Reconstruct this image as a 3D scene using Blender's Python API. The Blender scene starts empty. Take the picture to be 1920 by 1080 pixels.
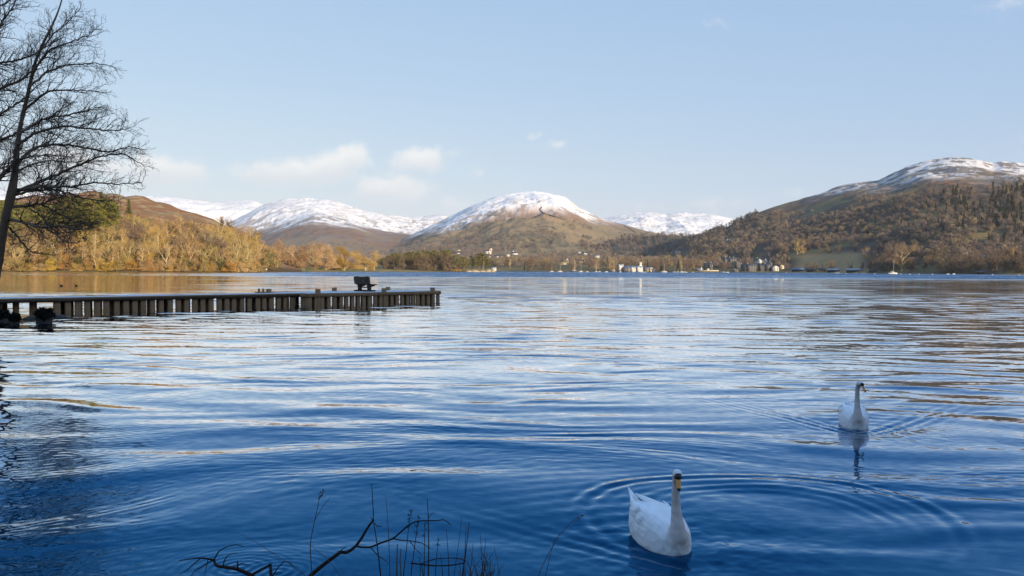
import bpy, math, random
import numpy as np
from mathutils import Matrix, Vector

# ------------------------------------------------------------------ camera, sky, sun
S = bpy.context.scene
COL = S.collection
CAM_H, F, HORIZON, ROLL = 2.2, 1600.0, 506.5, 0.0045
PITCH = math.atan((540 - HORIZON) / F)
fwd = np.array([0, math.cos(PITCH), -math.sin(PITCH)])
r0_ = np.array([1.0, 0, 0]); u0_ = np.array([0, math.sin(PITCH), math.cos(PITCH)])
right = r0_ * math.cos(ROLL) + u0_ * math.sin(ROLL)
upv = -r0_ * math.sin(ROLL) + u0_ * math.cos(ROLL)
CAMP = np.array([0, 0, CAM_H])
cam = bpy.data.cameras.new('camera')
cam.sensor_width = 36; cam.lens = 36 * F / 1920
cam.clip_start = 0.1; cam.clip_end = 40000
co = bpy.data.objects.new('camera', cam); COL.objects.link(co)
M = Matrix.Identity(4)
for i in range(3):
    M[i][0] = right[i]; M[i][1] = upv[i]; M[i][2] = -fwd[i]; M[i][3] = CAMP[i]
co.matrix_world = M
S.camera = co

SUN_EL, SUN_AZ = math.radians(12.5), math.radians(38.0)     # azimuth: to the right of straight behind the camera
sun_dir = np.array([math.sin(SUN_AZ) * math.cos(SUN_EL), -math.cos(SUN_AZ) * math.cos(SUN_EL), math.sin(SUN_EL)])
sl = bpy.data.lights.new('sun', 'SUN'); sl.energy = 5.0; sl.angle = math.radians(0.5); sl.color = (1.0, 0.83, 0.62)
so = bpy.data.objects.new('sun', sl); COL.objects.link(so)
so.rotation_euler = Vector(sun_dir).to_track_quat('Z', 'Y').to_euler()

W = bpy.data.worlds.new('World'); S.world = W; W.use_nodes = True
SKY_STRENGTH = 0.088

def ray(px, py):
    d = fwd + right * ((px - 960) / F) + upv * ((540 - py) / F)
    return d / d[1]
def at(px, py, Y):
    return CAMP + ray(px, py) * Y
def ground(px, py, z=0.0):
    d = ray(px, py)
    return CAMP + d * ((z - CAM_H) / d[2])

def build_world():
    nt = W.node_tree; N = nt.nodes; L = nt.links; N.clear()
    def node(t, **k):
        n = N.new(t)
        for a, b in k.items(): setattr(n, a, b)
        return n
    def mth(op, a, b=None, c=None):
        n = node('ShaderNodeMath', operation=op)
        for i, v in enumerate((a, b, c)):
            if v is None: continue
            if isinstance(v, (int, float)): n.inputs[i].default_value = v
            else: L.new(v, n.inputs[i])
        return n.outputs[0]
    sky = node('ShaderNodeTexSky', sky_type='NISHITA')
    sky.sun_disc = False; sky.sun_elevation = SUN_EL
    sky.sun_rotation = math.atan2(sun_dir[0], sun_dir[1])
    sky.altitude = 40; sky.air_density = 1.0; sky.dust_density = 0.5; sky.ozone_density = 1.0
    tc = node('ShaderNodeTexCoord')
    sep = node('ShaderNodeSeparateXYZ'); L.new(tc.outputs['Generated'], sep.inputs[0])
    az = mth('ARCTAN2', sep.outputs[0], sep.outputs[1])
    el = mth('ARCSINE', sep.outputs[2])
    def noise(scale, det, rough, w=0.0):
        n = node('ShaderNodeTexNoise', noise_dimensions='4D'); n.inputs['Scale'].default_value = scale
        n.inputs['Detail'].default_value = det; n.inputs['Roughness'].default_value = rough; n.inputs['W'].default_value = w
        L.new(tc.outputs['Generated'], n.inputs['Vector']); return n
    warp = noise(26, 5, 0.6, 1.3)
    sw = node('ShaderNodeSeparateColor'); L.new(warp.outputs['Color'], sw.inputs[0])
    azw = mth('ADD', az, mth('MULTIPLY', mth('SUBTRACT', sw.outputs[0], 0.5), 0.045))
    elw = mth('ADD', el, mth('MULTIPLY', mth('SUBTRACT', sw.outputs[1], 0.5), 0.026))
    # clouds: centre px, centre py, half width px, half height px, weight
    clouds = [(300, 322, 62, 22, 1.0), (225, 320, 60, 16, .7), (500, 327, 55, 18, .8), (560, 322, 60, 22, .9), (615, 315, 50, 26, 1.0), (660, 298, 36, 24, .95),
              (790, 298, 38, 22, 1.0), (770, 310, 46, 16, .7), (735, 358, 62, 26, 1.0), (690, 355, 30, 20, .8), (850, 290, 24, 14, .5),
              (1005, 255, 14, 9, .55), (1050, 270, 22, 10, .5), (850, 385, 36, 18, .6), (895, 325, 26, 18, .4), (1330, 385, 70, 16, .42),
              (1420, 380, 50, 18, .35), (1230, 385, 40, 12, .35), (1340, 46, 26, 12, .36), (1900, 5, 60, 26, .36), (120, 300, 60, 26, .8), (1500, 360, 40, 12, .3),
              (-200, 320, 150, 30, .9), (2150, 250, 130, 30, .7), (2500, 300, 160, 40, .7), (-700, 290, 200, 40, .9)]
    total = None; shade = None
    for (px, py, w, h, wt) in clouds:
        d = ray(px, py); a = math.atan2(d[0], d[1]); e = math.atan2(d[2], math.hypot(d[0], d[1]))
        dx = mth('DIVIDE', mth('SUBTRACT', azw, a), w / F * 1.15)
        dy = mth('DIVIDE', mth('SUBTRACT', elw, e), h / F * 1.15)
        q = mth('ADD', mth('MULTIPLY', dx, dx), mth('MULTIPLY', dy, dy))
        g = mth('MULTIPLY', mth('POWER', 2.718, mth('MULTIPLY', q, -0.9)), wt)
        sh = mth('MULTIPLY', g, dy)
        total = g if total is None else mth('MAXIMUM', total, g)
        shade = sh if shade is None else mth('ADD', shade, sh)
    n2 = noise(60, 6, 0.62, 4.0)
    dens = mth('ADD', total, mth('MULTIPLY', mth('SUBTRACT', n2.outputs[0], 0.5), 0.95))
    mr = node('ShaderNodeMapRange', interpolation_type='SMOOTHSTEP'); L.new(dens, mr.inputs[0])
    mr.inputs[1].default_value = 0.2; mr.inputs[2].default_value = 0.78; mr.inputs[3].default_value = 0; mr.inputs[4].default_value = 0.85
    # cloud shading put into the colour: brighter tops, greyer bases
    br = node('ShaderNodeMapRange'); L.new(shade, br.inputs[0])
    br.inputs[1].default_value = -0.5; br.inputs[2].default_value = 0.55
    cm = node('ShaderNodeMix', data_type='RGBA'); L.new(br.outputs[0], cm.inputs['Factor'])
    cm.inputs['A'].default_value = (CLOUD * 0.84, CLOUD * 0.87, CLOUD * 0.90, 1); cm.inputs['B'].default_value = (CLOUD * 1.05, CLOUD * 1.03, CLOUD * 1.0, 1)
    tint = node('ShaderNodeVectorMath', operation='MULTIPLY_ADD'); L.new(sky.outputs[0], tint.inputs[0])
    # milky winter air near the horizon, thinning to clear deep blue overhead
    hi = node('ShaderNodeMapRange', interpolation_type='SMOOTHSTEP'); L.new(el, hi.inputs[0]); hi.inputs[1].default_value = math.radians(15); hi.inputs[2].default_value = math.radians(42)
    for sock, lo_, hi_ in ((1, (.675, .483, .23), (.38, .40, .23)), (2, (1.69, 2.9, 5.27), (1.5, 2.9, 6.0))):
        mv = node('ShaderNodeMix', data_type='VECTOR'); L.new(hi.outputs[0], mv.inputs['Factor'])
        mv.inputs[4].default_value = lo_; mv.inputs[5].default_value = hi_; L.new(mv.outputs[1], tint.inputs[sock])
    mx = node('ShaderNodeMix', data_type='RGBA')
    L.new(mr.outputs[0], mx.inputs['Factor']); L.new(tint.outputs[0], mx.inputs['A']); L.new(cm.outputs['Result'], mx.inputs['B'])
    bg = node('ShaderNodeBackground'); bg.inputs['Strength'].default_value = SKY_STRENGTH
    L.new(mx.outputs['Result'], bg.inputs['Color'])
    out = node('ShaderNodeOutputWorld'); L.new(bg.outputs[0], out.inputs[0])
CLOUD = 0.64 / SKY_STRENGTH
build_world()
S.view_settings.view_transform = 'Standard'; S.view_settings.look = 'None'
S.view_settings.exposure = 0.58; S.view_settings.gamma = 1.0; S.view_settings.use_curve_mapping = False
try:
    S.cycles.use_denoising = True
    S.cycles.max_bounces = 6; S.cycles.diffuse_bounces = 2; S.cycles.glossy_bounces = 3; S.cycles.volume_bounces = 0
    S.cycles.caustics_reflective = False; S.cycles.caustics_refractive = False
except Exception: pass

# ------------------------------------------------------------------ helpers
RNG = np.random.default_rng(7)
def mesh_obj(name, V, F_, mats=(), parent=None, smooth=False, midx=None, attrs=None):
    me = bpy.data.meshes.new(name)
    V = np.asarray(V, dtype=np.float32).reshape(-1, 3)
    if isinstance(F_, np.ndarray):
        n, k = F_.shape
        loops = F_.reshape(-1).astype(np.int32); starts = (np.arange(n) * k).astype(np.int32)
    else:
        ln = np.array([len(f) for f in F_], dtype=np.int32); n = len(F_)
        loops = np.array([i for f in F_ for i in f], dtype=np.int32)
        starts = np.concatenate([[0], np.cumsum(ln)[:-1]]).astype(np.int32)
    me.vertices.add(len(V)); me.vertices.foreach_set('co', V.reshape(-1))
    me.loops.add(len(loops)); me.loops.foreach_set('vertex_index', loops)
    me.polygons.add(n); me.polygons.foreach_set('loop_start', starts)
    if not isinstance(mats, (list, tuple)): mats = (mats,)
    for m in mats: me.materials.append(m)
    if midx is not None: me.polygons.foreach_set('material_index', np.asarray(midx, dtype=np.int32))
    me.update(calc_edges=True); me.validate()
    if smooth: me.polygons.foreach_set('use_smooth', np.ones(len(me.polygons), dtype=bool))
    if attrs:
        for an, arr in attrs.items():
            arr = np.asarray(arr, dtype=np.float32)
            if arr.ndim == 2:
                if arr.shape[1] == 3: arr = np.concatenate([arr, np.ones((len(arr), 1), np.float32)], 1)
                a = me.attributes.new(an, 'FLOAT_COLOR', 'POINT'); a.data.foreach_set('color', arr.reshape(-1))
            else:
                a = me.attributes.new(an, 'FLOAT', 'POINT'); a.data.foreach_set('value', arr)
    o = bpy.data.objects.new(name, me); COL.objects.link(o)
    if parent is not None: o.parent = parent
    return o
def tag(o, label, cat, group=None):
    o['label'] = label; o['category'] = cat
    if group: o['group'] = group
    return o
def structure(o): o['kind'] = 'structure'; return o
def thing(name, label, cat, loc=(0, 0, 0), rz=0.0, group=None):
    o = bpy.data.objects.new(name, None); COL.objects.link(o)
    o.location = tuple(float(v) for v in loc); o.rotation_euler = (0, 0, rz); o.empty_display_size = 0.3
    return tag(o, label, cat, group)
def dup(root, loc, rz=0.0, scale=1.0, label=None, group=None):
    r = root.copy(); COL.objects.link(r)
    r.location = tuple(float(v) for v in loc); r.rotation_euler = (0, 0, rz)
    r.scale = (scale,) * 3 if isinstance(scale, (int, float)) else scale
    if label: r['label'] = label
    if group: r['group'] = group
    for ch in list(root.children):
        c = ch.copy(); COL.objects.link(c); c.parent = r
        for g in list(ch.children):
            d = g.copy(); COL.objects.link(d); d.parent = c
    return r

class MB:
    def __init__(s): s.v = []; s.f = []
    def add(s, V, Fs):
        b = len(s.v); s.v += [tuple(map(float, p)) for p in V]; s.f += [tuple(i + b for i in f) for f in Fs]; return s
    def box(s, c, size, rz=0.0, tilt=None, bev=0.0):
        x, y, z = [q / 2 for q in size]
        if bev > 0:
            b = min(bev, x * .9, y * .9, z * .9); P = []
            lv = [(-z, b), (-z + b, 0), (z - b, 0), (z, b)]
            for zz, k in lv:
                P += [(-x + k + 0, -y + b + k, zz), (-x + b + k, -y + k, zz), (x - b - k, -y + k, zz), (x - k, -y + b + k, zz), (x - k, y - b - k, zz), (x - b - k, y - k, zz), (-x + b + k, y - k, zz), (-x + k, y - b - k, zz)]
            Fs = [tuple(range(7, -1, -1)), tuple(range(24, 32))]
            for r in range(3):
                for i in range(8):
                    j = (i + 1) % 8; Fs.append((r * 8 + i, r * 8 + j, r * 8 + 8 + j, r * 8 + 8 + i))
        else:
            P = [(-x, -y, -z), (x, -y, -z), (x, y, -z), (-x, y, -z), (-x, -y, z), (x, -y, z), (x, y, z), (-x, y, z)]
            Fs = [(3, 2, 1, 0), (4, 5, 6, 7), (0, 1, 5, 4), (1, 2, 6, 5), (2, 3, 7, 6), (3, 0, 4, 7)]
        P = np.array(P)
        if tilt is not None:    # rotation about local x
            ct, st = math.cos(tilt), math.sin(tilt)
            P = np.stack([P[:, 0], P[:, 1] * ct - P[:, 2] * st, P[:, 1] * st + P[:, 2] * ct], 1)
        cz, sz = math.cos(rz), math.sin(rz)
        P = np.stack([P[:, 0] * cz - P[:, 1] * sz, P[:, 0] * sz + P[:, 1] * cz, P[:, 2]], 1) + np.array(c)
        return s.add(P, Fs)
    def tube(s, pts, rad, n=8, caps=True):
        V, Fs = tube(pts, rad, n, caps); return s.add(V, Fs)
    def build(s, name, mat, parent=None, smooth=False): return mesh_obj(name, s.v, s.f, mat, parent, smooth)

def tube(pts, rad, n=8, caps=True):
    pts = np.asarray(pts, float); m = len(pts)
    rad = np.full(m, rad) if np.isscalar(rad) else np.asarray(rad, float)
    T = np.gradient(pts, axis=0); T /= np.linalg.norm(T, axis=1)[:, None] + 1e-9
    ref = np.array([0, 0, 1.0]) if abs(T[0][2]) < 0.8 else np.array([1.0, 0, 0])
    a = np.cross(T[0], ref); a /= np.linalg.norm(a)
    V = []; th = np.linspace(0, 2 * math.pi, n, endpoint=False)
    for i in range(m):
        a = a - T[i] * np.dot(a, T[i]); a /= np.linalg.norm(a) + 1e-9; b = np.cross(T[i], a)
        V.append(pts[i] + rad[i] * (np.cos(th)[:, None] * a + np.sin(th)[:, None] * b))
    V = np.concatenate(V); Fs = []
    for i in range(m - 1):
        for j in range(n):
            k = (j + 1) % n; Fs.append((i * n + j, i * n + k, i * n + n + k, i * n + n + j))
    if caps: Fs += [tuple(range(n - 1, -1, -1)), tuple(range((m - 1) * n, m * n))]
    return V, Fs
def prisms(P0, P1, ra, rb, sides=3):
    """many straight tapered twigs at once"""
    P0 = np.asarray(P0, float); P1 = np.asarray(P1, float); n = len(P0)
    T = P1 - P0; T /= np.linalg.norm(T, axis=1)[:, None] + 1e-9
    ref = np.where(np.abs(T[:, 2:3]) < 0.8, np.array([[0, 0, 1.0]]), np.array([[1.0, 0, 0]]))
    a = np.cross(T, ref); a /= np.linalg.norm(a, axis=1)[:, None] + 1e-9; b = np.cross(T, a)
    V = np.zeros((n, 2 * sides, 3))
    for j in range(sides):
        th = 2 * math.pi * j / sides; d = a * math.cos(th) + b * math.sin(th)
        V[:, j] = P0 + d * np.asarray(ra)[:, None]; V[:, sides + j] = P1 + d * np.asarray(rb)[:, None]
    base = (np.arange(n) * 2 * sides)[:, None]
    Q = np.concatenate([base + np.array([[j, (j + 1) % sides, sides + (j + 1) % sides, sides + j]]) for j in range(sides)], 0)
    return V.reshape(-1, 3), Q.astype(np.int32)
def slivers(C, D, length, width, rng):
    """thin leaf or twig faces: centres C, directions D -> triangles"""
    n = len(C); D = D / (np.linalg.norm(D, axis=1)[:, None] + 1e-9)
    r = rng.normal(size=(n, 3)); s = np.cross(D, r); s /= np.linalg.norm(s, axis=1)[:, None] + 1e-9
    L = np.asarray(length)[:, None]; w = np.asarray(width)[:, None]
    V = np.stack([C - D * L / 2 - s * w / 2, C - D * L / 2 + s * w / 2, C + D * L / 2], 1).reshape(-1, 3)
    return V, np.arange(3 * n, dtype=np.int32).reshape(-1, 3)

# numpy value noise
def vnoise(x, y, seed=0):
    xi = np.floor(x).astype(np.int64); yi = np.floor(y).astype(np.int64); xf = x - xi; yf = y - yi
    def h(a, b):
        n = (a * 374761393 + b * 668265263 + seed * 974711) & 0x7fffffff
        n = ((n ^ (n >> 13)) * 1274126177) & 0x7fffffff
        n = (n ^ (n >> 16)) & 0xffff
        return n / 65535.0
    u = xf * xf * xf * (xf * (xf * 6 - 15) + 10); v = yf * yf * yf * (yf * (yf * 6 - 15) + 10)
    return (h(xi, yi) * (1 - u) + h(xi + 1, yi) * u) * (1 - v) + (h(xi, yi + 1) * (1 - u) + h(xi + 1, yi + 1) * u) * v
def fbm(x, y, seed=0, octv=5, gain=0.5, ridged=False):
    a = 1.0; s = 0; t = 0
    for o in range(octv):
        n = vnoise(x * 2 ** o + 13.7 * o, y * 2 ** o - 7.3 * o, seed + o)
        if ridged: n = 1 - np.abs(2 * n - 1)
        s = s + a * n; t += a; a *= gain
    return s / t
def sstep(a, b, x):
    t = np.clip((x - a) / (b - a), 0, 1); return t * t * (3 - 2 * t)

# ------------------------------------------------------------------ materials
def mat(name, color, rough=0.8, var=0.25, scale=8.0, spec=0.2, bump=0.0, bscale=30.0, rand=0.0, attr=None, stretch=None, trans=0.0, color2=None):
    m = bpy.data.materials.new(name); m.use_nodes = True
    nt = m.node_tree; N = nt.nodes; L = nt.links
    bs = N['Principled BSDF']; bs.inputs['Roughness'].default_value = rough
    bs.inputs['Specular IOR Level'].default_value = spec
    tc = N.new('ShaderNodeTexCoord'); mp = N.new('ShaderNodeMapping'); L.new(tc.outputs['Object'], mp.inputs[0])
    if stretch: mp.inputs['Scale'].default_value = stretch
    nz = N.new('ShaderNodeTexNoise'); nz.inputs['Scale'].default_value = scale; nz.inputs['Detail'].default_value = 5; nz.inputs['Roughness'].default_value = .65
    L.new(mp.outputs[0], nz.inputs['Vector'])
    mx = N.new('ShaderNodeMix'); mx.data_type = 'RGBA'
    L.new(nz.outputs[0], mx.inputs['Factor'])
    if attr:
        at_ = N.new('ShaderNodeAttribute'); at_.attribute_name = attr; src = at_.outputs['Color']
    else:
        rg = N.new('ShaderNodeRGB'); rg.outputs[0].default_value = (*color, 1); src = rg.outputs[0]
    def scaled(k):
        v = N.new('ShaderNodeVectorMath'); v.operation = 'SCALE'; L.new(src, v.inputs[0]); v.inputs['Scale'].default_value = k; return v.outputs[0]
    if color2 is not None:
        L.new(src, mx.inputs['A']); mx.inputs['B'].default_value = (*color2, 1)
        cr = N.new('ShaderNodeMapRange'); L.new(nz.outputs[0], cr.inputs[0]); cr.inputs[1].default_value = .4; cr.inputs[2].default_value = .62
        L.new(cr.outputs[0], mx.inputs['Factor'])
    else:
        L.new(scaled(1 - var), mx.inputs['A']); L.new(scaled(1 + var), mx.inputs['B'])
    colo = mx.outputs['Result']
    if rand > 0:
        oi = N.new('ShaderNodeObjectInfo'); hs = N.new('ShaderNodeHueSaturation')
        for sock, amt, c in (('Value', rand, 1.0), ('Hue', rand * 0.07, 0.5), ('Saturation', rand * .5, 1.0)):
            mr = N.new('ShaderNodeMapRange'); mr.inputs[3].default_value = c - amt; mr.inputs[4].default_value = c + amt
            mu = N.new('ShaderNodeMath'); mu.operation = 'MULTIPLY'; mu.inputs[1].default_value = {'Value': 1, 'Hue': 7.13, 'Saturation': 13.7}[sock]
            fr = N.new('ShaderNodeMath'); fr.operation = 'FRACT'
            L.new(oi.outputs['Random'], mu.inputs[0]); L.new(mu.outputs[0], fr.inputs[0]); L.new(fr.outputs[0], mr.inputs[0]); L.new(mr.outputs[0], hs.inputs[sock])
        L.new(colo, hs.inputs['Color']); colo = hs.outputs[0]
    L.new(colo, bs.inputs['Base Color'])
    if bump > 0:
        n2 = N.new('ShaderNodeTexNoise'); n2.inputs['Scale'].default_value = bscale; n2.inputs['Detail'].default_value = 4
        L.new(mp.outputs[0], n2.inputs['Vector'])
        b = N.new('ShaderNodeBump'); b.inputs['Strength'].default_value = bump; b.inputs['Distance'].default_value = 1.0 / bscale
        L.new(n2.outputs[0], b.inputs['Height']); L.new(b.outputs[0], bs.inputs['Normal'])
    return m

M_HILL = mat('hillside', (1, 1, 1), .95, .22, .02, 0.05, attr='tone', bump=0.0)
M_BANK = mat('bank_earth', (.13, .11, .07), .95, .4, 1.2, .1, bump=.4, bscale=6)
M_GOLD = mat('golden_twigs', (.41, .27, .09), .9, .3, .5, .05, rand=.32)
M_GOLDBARK = mat('pale_bark', (.46, .34, .18), .9, .3, 1.5, .05, rand=.15)
M_BROWN = mat('brown_twigs', (.20, .14, .085), .9, .3, .4, .05, rand=.22)
M_BROWNBARK = mat('brown_bark', (.16, .12, .085), .9, .3, 1.5, .05)
M_PINE = mat('pine_needles', (.17, .165, .042), .8, .4, .35, .1, rand=.2)
M_PINEBARK = mat('pine_bark', (.26, .15, .08), .9, .3, 1.0, .05)
M_SPRUCE = mat('spruce_needles', (.055, .065, .028), .8, .4, .35, .1, rand=.25)
M_WOOD = mat('massed_woodland', (1, 1, 1), .9, .25, .05, .05, attr='tone')
M_ALDER = mat('dark_bark', (.19, .135, .095), .9, .35, 9, .1, bump=.5, bscale=25)
M_TWIG = mat('dark_twig', (.13, .092, .068), .85, .3, 20, .1)
M_STRAW = mat('dry_stalk', (.17, .115, .07), .85, .3, 20, .1)

# ------------------------------------------------------------------ lake water
SWANS = [(*ground(1268, 1036)[:2], math.atan2(.30, -.95)), (*ground(1607, 803)[:2], math.atan2(-.20, -.98))]
def wave_height(X, Y):
    rng = np.random.default_rng(11)
    wx = X + 1.1 * (fbm(X * .22, Y * .22, 91, 3) - .5) * 2; wy = Y + 1.3 * (fbm(X * .16, Y * .3, 92, 3) - .5) * 2
    H = np.zeros_like(X)
    def band(n, l0, l1, spread, srms, gate=1.0, mean=0.0):
        h = np.zeros_like(X)
        for i in range(n):
            lam = l0 * (l1 / l0) ** rng.random(); k = 2 * math.pi / lam
            th = math.radians(90 + mean + rng.normal(0, spread)); ph = rng.random() * 6.283
            h += (srms * math.sqrt(2.0 / n) / k) * np.sin(k * (math.cos(th) * wx + math.sin(th) * wy) + ph)
        return h * gate
    g1 = .45 + 1.1 * fbm(X * .09, Y * .16, 55, 3)
    H += band(20, .8, 2.8, 16, .028, g1, -3)
    g2 = np.clip(2.2 * fbm(X * .25, Y * .5, 56, 3) - .55, 0, 1.5)
    H += band(14, .45, 1.0, 13, .026, g2, 6)
    g3 = np.clip(2.6 * fbm(X * .5, Y * .9, 57, 3) - .7, .1, 1.6)
    H += band(20, .10, .34, 30, .024, g3, 0)
    lee = sstep(-.30, -.48, X / np.maximum(Y, 1)) * sstep(26, 12, Y)      # ripples in front of the bank on the left
    H += band(16, .06, .16, 55, .035, lee, 0)
    # swan wakes
    for i, (sx, sy, hd) in enumerate(SWANS):
        fx, fy = math.sin(hd), math.cos(hd)
        dx, dy = X - sx, Y - sy
        a = dx * fx + dy * fy; b = dx * -fy + dy * fx      # along heading, sideways
        bk = np.maximum(-(a - .45), 0)
        off = np.abs(b) - .1 - bk * math.tan(math.radians(31 if i == 0 else 34))
        env = np.exp(-(off / (.14 + .16 * bk)) ** 2) * np.exp(-bk / (.8 if i == 0 else 1.2)) * sstep(0, .25, bk)
        H += (.009 if i == 0 else .013) * env * np.sin(2 * math.pi * off / .21 + .8)
        env2 = np.exp(-(b / (.2 + .35 * bk)) ** 2) * np.exp(-bk / 1.6) * sstep(.5, 1.1, bk)
        H += .006 * env2 * np.sin(2 * math.pi * bk / .28 + 2.0 * np.abs(b))
        fine = np.exp(-((dx ** 2 + dy ** 2) / 1.2)) * (fbm(X * 9, Y * 9, 60 + i, 2) - .5)
        H += .012 * fine
    cx, cy = ground(1440, 972)[:2]
    rr = np.hypot(X - cx, (Y - cy) * 1.0); sw = SWANS[0]
    brk = .35 + 1.1 * fbm(X * 1.3, Y * 1.3, 88, 3)
    rr = rr + .14 * (fbm(X * .9, Y * .9, 89, 3) - .5)
    rad = 1.62 + .05 * np.sin(3 * np.arctan2(Y - cy, X - cx))
    H += .0075 * brk * np.exp(-((rr - rad) / .17) ** 2) * np.sin(2 * math.pi * (rr - rad) / .22) * sstep(-1.6, .2, Y - cy)
    H += .0025 * np.exp(-((rr - 1.15) / .3) ** 2) * np.sin(2 * math.pi * rr / .19) * sstep(-1, .3, Y - cy)
    # little rings round the twigs at the bank
    for (px, py, A_) in ((450, 1066, .003), (520, 1075, .003)):
        q = ground(px, py); rr = np.hypot(X - q[0], Y - q[1])
        H += A_ * np.exp(-rr / .3) * np.sin(2 * math.pi * rr / .075)
    return H

def build_water():
    u = np.concatenate([np.linspace(-2.4, -.72, 50)[:-1], np.linspace(-.72, .72, 560), np.linspace(.72, 2.4, 50)[1:]])
    yn = np.concatenate([np.arange(1.5, 5.5, .1), np.arange(5.5, 12, .024), np.arange(12, 30, .05), np.arange(30, 80, .12)])
    yf = np.geomspace(80, 9000, 60)
    ys = np.concatenate([yn, yf])
    U, Yg = np.meshgrid(u, ys); X = U * Yg
    near = Yg < 82
    Z = np.zeros_like(X)
    nr = len(yn)
    Z[:nr] = wave_height(X[:nr], Yg[:nr]) * sstep(82, 68, Yg[:nr]) * sstep(2.3, 1.0, np.abs(U[:nr]))
    V = np.stack([X, Yg, Z], -1).reshape(-1, 3)
    r, c = X.shape; idx = np.arange(r * c).reshape(r, c)
    Q = np.stack([idx[:-1, :-1], idx[:-1, 1:], idx[1:, 1:], idx[1:, :-1]], -1).reshape(-1, 4)
    m = bpy.data.materials.new('lake_water'); m.use_nodes = True; nt = m.node_tree; N = nt.nodes; L = nt.links
    N.remove(N['Principled BSDF'])
    dif = N.new('ShaderNodeBsdfDiffuse'); dif.inputs['Color'].default_value = (.003, .032, .072, 1)      # peaty blue body of the lake
    glo = N.new('ShaderNodeBsdfGlossy'); glo.inputs['Roughness'].default_value = .02
    fre = N.new('ShaderNodeFresnel'); fre.inputs['IOR'].default_value = 1.333
    mxs = N.new('ShaderNodeMixShader'); L.new(dif.outputs[0], mxs.inputs[1]); L.new(glo.outputs[0], mxs.inputs[2]); L.new(mxs.outputs[0], N['Material Output'].inputs['Surface'])
    geo = N.new('ShaderNodeNewGeometry')
    sep = N.new('ShaderNodeSeparateXYZ'); L.new(geo.outputs['Position'], sep.inputs[0])
    def mth(op, a, b=None):
        n = N.new('ShaderNodeMath'); n.operation = op
        for i, v in enumerate((a, b)):
            if v is None: continue
            if isinstance(v, (int, float)): n.inputs[i].default_value = v
            else: L.new(v, n.inputs[i])
        return n.outputs[0]
    def mr(v, a, b, c, d):
        n = N.new('ShaderNodeMapRange'); n.interpolation_type = 'SMOOTHSTEP'; L.new(v, n.inputs[0])
        for i, q in enumerate((a, b, c, d)): n.inputs[i + 1].default_value = q
        return n.outputs[0]
    def noise(sx, sy, det, w):
        mp = N.new('ShaderNodeMapping'); mp.inputs['Scale'].default_value = (sx, sy, 1); mp.inputs['Location'].default_value = (w, w * .7, 0)
        L.new(geo.outputs['Position'], mp.inputs[0])
        n = N.new('ShaderNodeTexNoise'); n.noise_dimensions = '2D'; n.inputs['Scale'].default_value = 1.0; n.inputs['Detail'].default_value = det
        L.new(mp.outputs[0], n.inputs['Vector']); return n.outputs['Color']
    def slope(col, ax, ay):
        s = N.new('ShaderNodeVectorMath'); s.operation = 'SUBTRACT'; L.new(col, s.inputs[0]); s.inputs[1].default_value = (.5, .5, .5)
        k = N.new('ShaderNodeVectorMath'); k.operation = 'MULTIPLY'; L.new(s.outputs[0], k.inputs[0])
        cx = N.new('ShaderNodeCombineXYZ')
        for i, a in enumerate((ax, ay)):
            if isinstance(a, (int, float)): cx.inputs[i].default_value = a
            else: L.new(a, cx.inputs[i])
        L.new(cx.outputs[0], k.inputs[1]); return k.outputs[0]
    Ypos = sep.outputs[1]
    # ruffled patches: broad bands lying across the lake
    patch = noise(.006, .035, 3, 3.1)
    sp = N.new('ShaderNodeSeparateColor'); L.new(patch, sp.inputs[0])
    pv = mr(sp.outputs[0], .4, .62, .65, 1.35)
    far = mr(Ypos, 235, 300, 0.0, 1.0)
    mid = mr(Ypos, 25, 80, 0.0, 1.0)
    amp = mth('ADD', mth('MULTIPLY', mid, .75), mth('MULTIPLY', far, .9))
    uu = mth('DIVIDE', sep.outputs[0], mth('MAXIMUM', Ypos, 1.0))
    lft = mth('MULTIPLY', mr(uu, -.14, -.40, 0, .86), mr(Ypos, 58, 90, 0, 1))      # sheltered water below the left wood
    rgt = mth('MULTIPLY', mr(uu, .22, .48, 0, .62), mr(Ypos, 230, 160, 0, 1))      # and under the right-hand hill
    calm = mth('SUBTRACT', mth('SUBTRACT', 1.0, lft), rgt)
    amp = mth('MULTIPLY', amp, calm)
    ampy = mth('MULTIPLY', amp, pv); ampx = mth('MULTIPLY', ampy, .35)
    s1 = slope(noise(.10, 1.1, 3, 0), ampx, ampy)
    fine = slope(noise(5.0, 12.0, 2, 9.0), .025, .06)
    ad = N.new('ShaderNodeVectorMath'); ad.operation = 'ADD'; L.new(s1, ad.inputs[0]); L.new(fine, ad.inputs[1])
    bias = N.new('ShaderNodeCombineXYZ'); L.new(mth('MULTIPLY', mth('MULTIPLY', mth('ADD', mth('MULTIPLY', far, -.26), mth('MULTIPLY', mid, -.025)), calm), pv), bias.inputs[1])
    adb = N.new('ShaderNodeVectorMath'); adb.operation = 'ADD'; L.new(ad.outputs[0], adb.inputs[0]); L.new(bias.outputs[0], adb.inputs[1]); ad = adb
    ad2 = N.new('ShaderNodeVectorMath'); ad2.operation = 'ADD'; L.new(geo.outputs['Normal'], ad2.inputs[0]); L.new(ad.outputs[0], ad2.inputs[1])
    no = N.new('ShaderNodeVectorMath'); no.operation = 'NORMALIZE'; L.new(ad2.outputs[0], no.inputs[0])
    for nd in (dif, glo, fre): L.new(no.outputs[0], nd.inputs['Normal'])
    fac = N.new('ShaderNodeMapRange'); L.new(fre.outputs[0], fac.inputs[0]); fac.inputs[1].default_value = .05; fac.inputs[2].default_value = .5; fac.inputs[3].default_value = .02; fac.inputs[4].default_value = .96
    L.new(fac.outputs[0], mxs.inputs['Fac'])
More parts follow.
